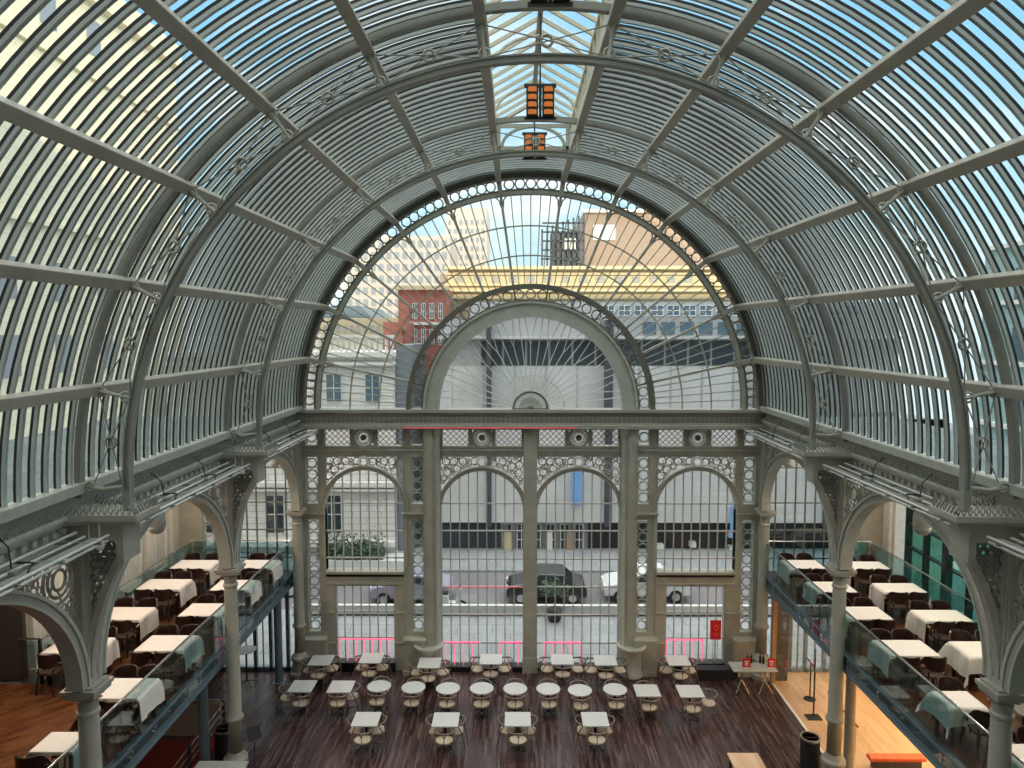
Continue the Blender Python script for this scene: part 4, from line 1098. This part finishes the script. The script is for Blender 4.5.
# white stone building on the left
Y = 40
o = building('stone_building','white stone building with sash windows seen through the left windows',165,394,352,None,Y,'ashlar',4)
for x0, x1 in ((265,285),(322,342),(205,225)): win_grid(o,x0,x1,495,533,1,1,Y,'dark_glazing',1,1,.05,'stone_white')
for x0, x1 in ((326,342),(268,284),(365,380)): win_grid(o,x0,x1,374,402,1,1,Y,'blue_glazing',1,1,.05,'stone_white')
for y0, y1 in ((352,357),(362,365),(481,486),(488,490),(540,545)): band_(o,'moulding',165,396,y0,y1,Y,'stone_white',.4)
m = MB(); a = at(300,352,Y); b = at(394,335,Y); x = a[0]
while x < b[0]: m.box((x,Y-.1,a[2]),(x+.16,Y+.1,b[2]-.12)); x += .32
m.box((a[0],Y-.2,b[2]-.15),(b[0],Y+.2,b[2])); m.build('roof_balustrade','stone_white',o)
o2 = thing('planter_trough','long planter of dark green shrubs on a ledge of the stone building','planter',at(357,572,38.6))
a = at(318,573,38.6); b = at(404,560,38.6); MB().box((a[0],38.4,a[2]),(b[0],39.9,b[2])).build('trough','white_paint',o2)
m = MB(); rnd = random.Random(5)
for k in range(1500):
    q = V((rnd.uniform(a[0],b[0]-1.2),rnd.uniform(38.5,39.4),b[2]+abs(rnd.gauss(0,.5)))); u = V((rnd.gauss(0,1),rnd.gauss(0,1),rnd.gauss(0,1))).normalized()*.13; w_ = u.orthogonal().normalized()*.06
    m.add([q-u,q+w_,q+u,q-w_],[(0,1,2,3)])
m.build('shrubs','leaf',o2)
o3 = building('slate_building','narrow blue-grey building edge right of the stone building',396,412,345,None,40.4,'slate',6)
# concrete building opposite
Y = 41
o = building('concrete_building','long grey concrete building with a band of dark windows behind the arches',441,900,318,None,Y,'concrete',8.8)
band_(o,'fascia',440,900,425,519,Y,'concrete_light',.9)
band_(o,'fascia',440,900,366,412,Y,'concrete_light',.25)
win_grid(o,480,780,341,365,13,1,Y,'dark_glazing',.9,1,.08)
win_grid(o,640,790,322,334,8,1,Y,'blue_glazing',.7,1,.08)
band_(o,'ledge',440,900,336,339,Y,'concrete_light',.5)
for x in (487,604,753,822): band_(o,'drain_pipe',x,x+5,320,522,Y,'scaffold',1.1,0)
for x in range(452,900,31): band_(o,'panel_joint',x,x+1.2,366,412,Y,'concrete',.28,0)
band_(o,'shop_recess',440,500,520,556,Y,'dark_glazing',.1); band_(o,'shop_recess',588,900,520,556,Y,'black',.1)
win_grid(o,500,586,523,554,6,1,Y,'dark_glazing',.6,1,.2,'stone_white')
for x0,x1,mm in ((504,511,'cream_stone'),(526,531,'cream_stone'),(547,552,'stone_white'),(566,573,'brown_brick')): band_(o,'shop_display',x0,x1,530,553,Y,mm,.5,0)
for x0,x1,y0 in ((655,662,542),(688,694,540),(726,731,530),(727,732,544)): band_(o,'lit_sign',x0,x1,y0,y0+5,Y,'white_paint',.5,0)
b_ = at(576.5,471,39.8); a = at(571,505,39.8); c = at(581.5,471,39.8)
tag(MB().box((a[0],39.78,a[2]),(c[0],39.83,c[2])).build('banner','banner_blue'),'plain pale blue vertical banner seen in the right middle window','banner','blue banners')
a = at(730,538,39.8); c = at(738,505,39.8)
tag(MB().box((a[0],39.78,a[2]),(c[0],39.83,c[2])).build('banner','banner_blue'),'pale blue banner seen at right edge of the right outer window','banner','blue banners')
# upper storeys further back, tops in the sun
Y = 50
o = building('office_building','grey office block with rows of pale framed windows under the sunlit cornice',470,900,302,None,Y,'concrete',5.8)
win_grid(o,600,860,304,317,16,1,Y,'blue_glazing',.75,.8,.06,'stone_white'); win_grid(o,600,860,319,332,16,1,Y,'blue_glazing',.75,.8,.06,'stone_white')
Y = 56
o = building('cream_building','long cream stone building with cornices catching sun behind the big fan window',448,752,269,None,Y,'cream_stone',10)
for y0,y1,q in ((267,270,.9),(273,275,.3),(284,286,.5),(290,292,.8),(297,299,.4)): band_(o,'cornice',446,754,y0,y1,Y,'cream_stone',q)
win_grid(o,452,750,276,283,17,1,Y,'concrete',.45,.8,.05)
Y = 66
o = building('brick_block','brown brick rooftop block with white panel behind cream building',584,760,212,None,Y,'brown_brick',12)
band_(o,'white_panel',593,615,225,240,Y,'white_paint',.1)
band_(o,'parapet',582,762,210,213,Y,'stone_white',.5)
o = thing('scaffold','dark scaffolded roof structure left of the brown brick block','scaffold',at(562,270,64))
a = at(542,268,64); c = at(584,214,64)
m = MB()
for k in range(9):
    x = a[0]+(c[0]-a[0])*k/8; m.box((x-.08,63.9,a[2]),(x+.08,64.1,a[2]+(c[2]-a[2])*(.72+.28*k/8)))
for k in range(6):
    z = a[2]+(c[2]-a[2])*k/6; m.box((a[0],63.9,z-.07),(c[0],64.1,z+.07))
m.build('poles','scaffold',o); MB().box((a[0]+.8,64.2,a[2]),(c[0]-.3,66,a[2]+(c[2]-a[2])*.66)).build('sheeted_box','scaffold',o)
MB().box((a[0]+2.0,64.0,a[2]+(c[2]-a[2])*.35),(a[0]+3.0,64.2,a[2]+(c[2]-a[2])*.55)).build('pale_duct','stone_white',o)
Y = 84
o = building('tower_block','pale high-rise tower with gridded windows seen in left of the fan window',343,450,236,None,Y,'tower_stone',12)
win_grid(o,345,449,238,320,13,7,Y,'pale_glazing',.6,.6,.05)
o = building('tower_block','pale curved-top tower behind the gridded tower, near the fan centre',446,487,208,None,98,'tower_stone',12)
win_grid(o,447,486,218,270,7,6,98,'pale_glazing',.5,.5,.05)
Y = 51
o = building('brick_building','red brick building with pale window frames left of the inner arch',398,447,288,None,Y,'red_brick',8)
win_grid(o,402,445,300,322,5,1,Y,'blue_glazing',.5,.7,.06,'stone_white'); win_grid(o,402,445,326,348,5,1,Y,'blue_glazing',.5,.7,.06,'stone_white')
band_(o,'cornice',396,449,286,290,Y,'cream_stone',.4); band_(o,'string_course',398,447,322,325,Y,'stone_white',.2)
o = building('brick_building','red brick gable and chimney nearest the stone building',383,402,322,None,45,'red_brick',5)
band_(o,'chimney',400,407,304,330,45,'red_brick',.1,1)
o = building('distant_terrace','cream and orange distant rooftops low at the left of the fan window',310,400,318,None,62,'cream_stone',10)
m = MB(); a = at(308,318,62); c = at(372,306,62); m.prism([(a[0],a[2]),(c[0],a[2]),(c[0]-1,c[2]),(a[0]+1,c[2])],62,72); m.build('roof','steel_blue',o)
win_grid(o,315,395,324,334,12,1,62,'concrete',.5,.7,.05)
o = building('orange_building','orange brick block between the tower and the red brick building',440,482,274,None,70,'brown_brick',8)
win_grid(o,442,480,282,300,4,2,70,'stone_white',.4,.5,.05)
# buildings beside the vault
o = thing('side_building','tall cream building seen through the roof bars on the left','building',(-21,14,-2),group='buildings outside')
MB().box((-30,-4,-2),(-21,44,27.8)).build('wall','ashlar_side',o)
m = MB(); m.box((-21,-4,26.6),(-20.6,44,27.8)); m.box((-21,-4,23.0),(-20.8,44,23.3)); m.box((-21,-4,15.4),(-20.8,44,15.6)); m.build('cornice','ashlar_side',o)
for z in (9,12.2,24.2):
    for k in range(11):
        y = 1+3.4*k; MB().box((-21.0,y,z),(-20.95,y+1.1,z+1.7)).build('window','pale_glazing',o)
o = thing('side_building','lower teal-grey building with window bands seen through the right roof bars','building',(23,14,-2),group='buildings outside')
MB().box((23,-4,-2),(32,36,15.0)).build('wall','teal_facade',o)
for z in (3.5,6.5,9.5,12.3):
    for k in range(14):
        y = -2+2.6*k; MB().box((22.94,y,z),(23.0,y+1.9,z+1.5)).build('window','blue_glazing',o)
m = MB(); 
for z in (3.2,6.2,9.2,12.1,14.8): m.box((22.8,-4,z),(23,36,z+.2))
m.build('ledges','stone_white',o)

# ---------------------------------------------------------------- sky, sun, lamps
wd = bpy.data.worlds.new('sky'); sc.world = wd; wd.use_nodes = True; nt = wd.node_tree; nt.nodes.clear(); N = nt.nodes; L = nt.links
out = N.new('ShaderNodeOutputWorld'); bg = N.new('ShaderNodeBackground'); L.new(bg.outputs[0], out.inputs[0])
tc = N.new('ShaderNodeTexCoord'); sp = N.new('ShaderNodeSeparateXYZ'); L.new(tc.outputs['Generated'], sp.inputs[0])
cr = N.new('ShaderNodeValToRGB'); L.new(sp.outputs['Z'], cr.inputs[0]); e = cr.color_ramp.elements
e[0].position = 0; e[0].color = (.50,.585,.60,1); e[1].position = 1; e[1].color = (2.4,2.3,2.2,1)
q = e.new(.14); q.color = (.38,.56,.62,1); q = e.new(.36); q.color = (.20,.43,.60,1); q = e.new(.55); q.color = (.45,.52,.58,1); q = e.new(.72); q.color = (2.0,1.95,1.85,1)
mp = N.new('ShaderNodeMapping'); mp.inputs['Scale'].default_value = (2.2,2.2,5); L.new(tc.outputs['Generated'], mp.inputs[0])
nz = N.new('ShaderNodeTexNoise'); nz.inputs['Scale'].default_value = 1.6; nz.inputs['Detail'].default_value = 7; nz.inputs['Roughness'].default_value = .55; L.new(mp.outputs[0], nz.inputs['Vector'])
c2 = N.new('ShaderNodeValToRGB'); L.new(nz.outputs['Fac'], c2.inputs[0]); c2.color_ramp.elements[0].position = .48; c2.color_ramp.elements[1].position = .68
mx = N.new('ShaderNodeMix'); mx.data_type = 'RGBA'; L.new(c2.outputs['Color'], mx.inputs['Factor']); L.new(cr.outputs['Color'], mx.inputs['A']); mx.inputs['B'].default_value = (.68,.69,.67,1)
L.new(mx.outputs['Result'], bg.inputs['Color']); bg.inputs['Strength'].default_value = 1.15
d = V((-.38,.90,-.205)).normalized()
sun = lamp('low_sun','SUN',(0,-30,30),2.6,(1,.85,.62),size=.01); sun.rotation_euler = d.to_track_quat('-Z','Y').to_euler()
# warm downlights over the balconies and under them
for s in (-1,1):
    for i, y in enumerate((20,17,14,11)):
        o = thing('downlight','round warm downlight in the ceiling over the '+SIDE[s]+' balcony, '+ORD[i]+' from the window','ceiling light',(9.2*s,y,7.95),group='ceiling downlights')
        MB().lathe([(.1,7.9),(.14,7.9),(.14,7.98),(.1,7.98)],16,(9.2*s,y)).build('trim_ring','white_paint',o); MB().lathe([(.1,7.93),(.1,7.94)],16,(9.2*s,y)).build('lamp_lens','lamp_warm',o)
        lamp('downlight_lamp','AREA',(9.2*s,y,7.88),45,(1,.80,.62),size=.5)
for i, y in enumerate((20,17.2,14.4)):
    lamp('foyer_lamp','AREA',(10.2,y,2.9),60,(1,.72,.42),size=1.0)
lamp('stair_lamp','AREA',(-9.6,13.5,2.9),12,(1,.6,.35),size=.5)

# ---------------------------------------------------------------- camera
cam = bpy.data.cameras.new('camera'); co = bpy.data.objects.new('camera', cam); COL.objects.link(co); sc.camera = co
cam.sensor_fit = 'HORIZONTAL'; cam.sensor_width = 36; cam.lens = 36*710/1024; cam.clip_end = 500; cam.clip_start = .05
co.location = (-.45,0,10.9); co.rotation_euler = (pi/2-math.atan(54/710), 0, math.atan(4/710))
sc.view_settings.view_transform = 'Standard'; sc.view_settings.look = 'None'; sc.view_settings.gamma = 1; sc.view_settings.use_curve_mapping = False
sc.view_settings.exposure = .72
cy = sc.cycles; cy.use_denoising = True; cy.transparent_max_bounces = 24; cy.max_bounces = 7; cy.diffuse_bounces = 4; cy.glossy_bounces = 3; cy.caustics_reflective = False; cy.caustics_refractive = False; cy.sample_clamp_indirect = 6
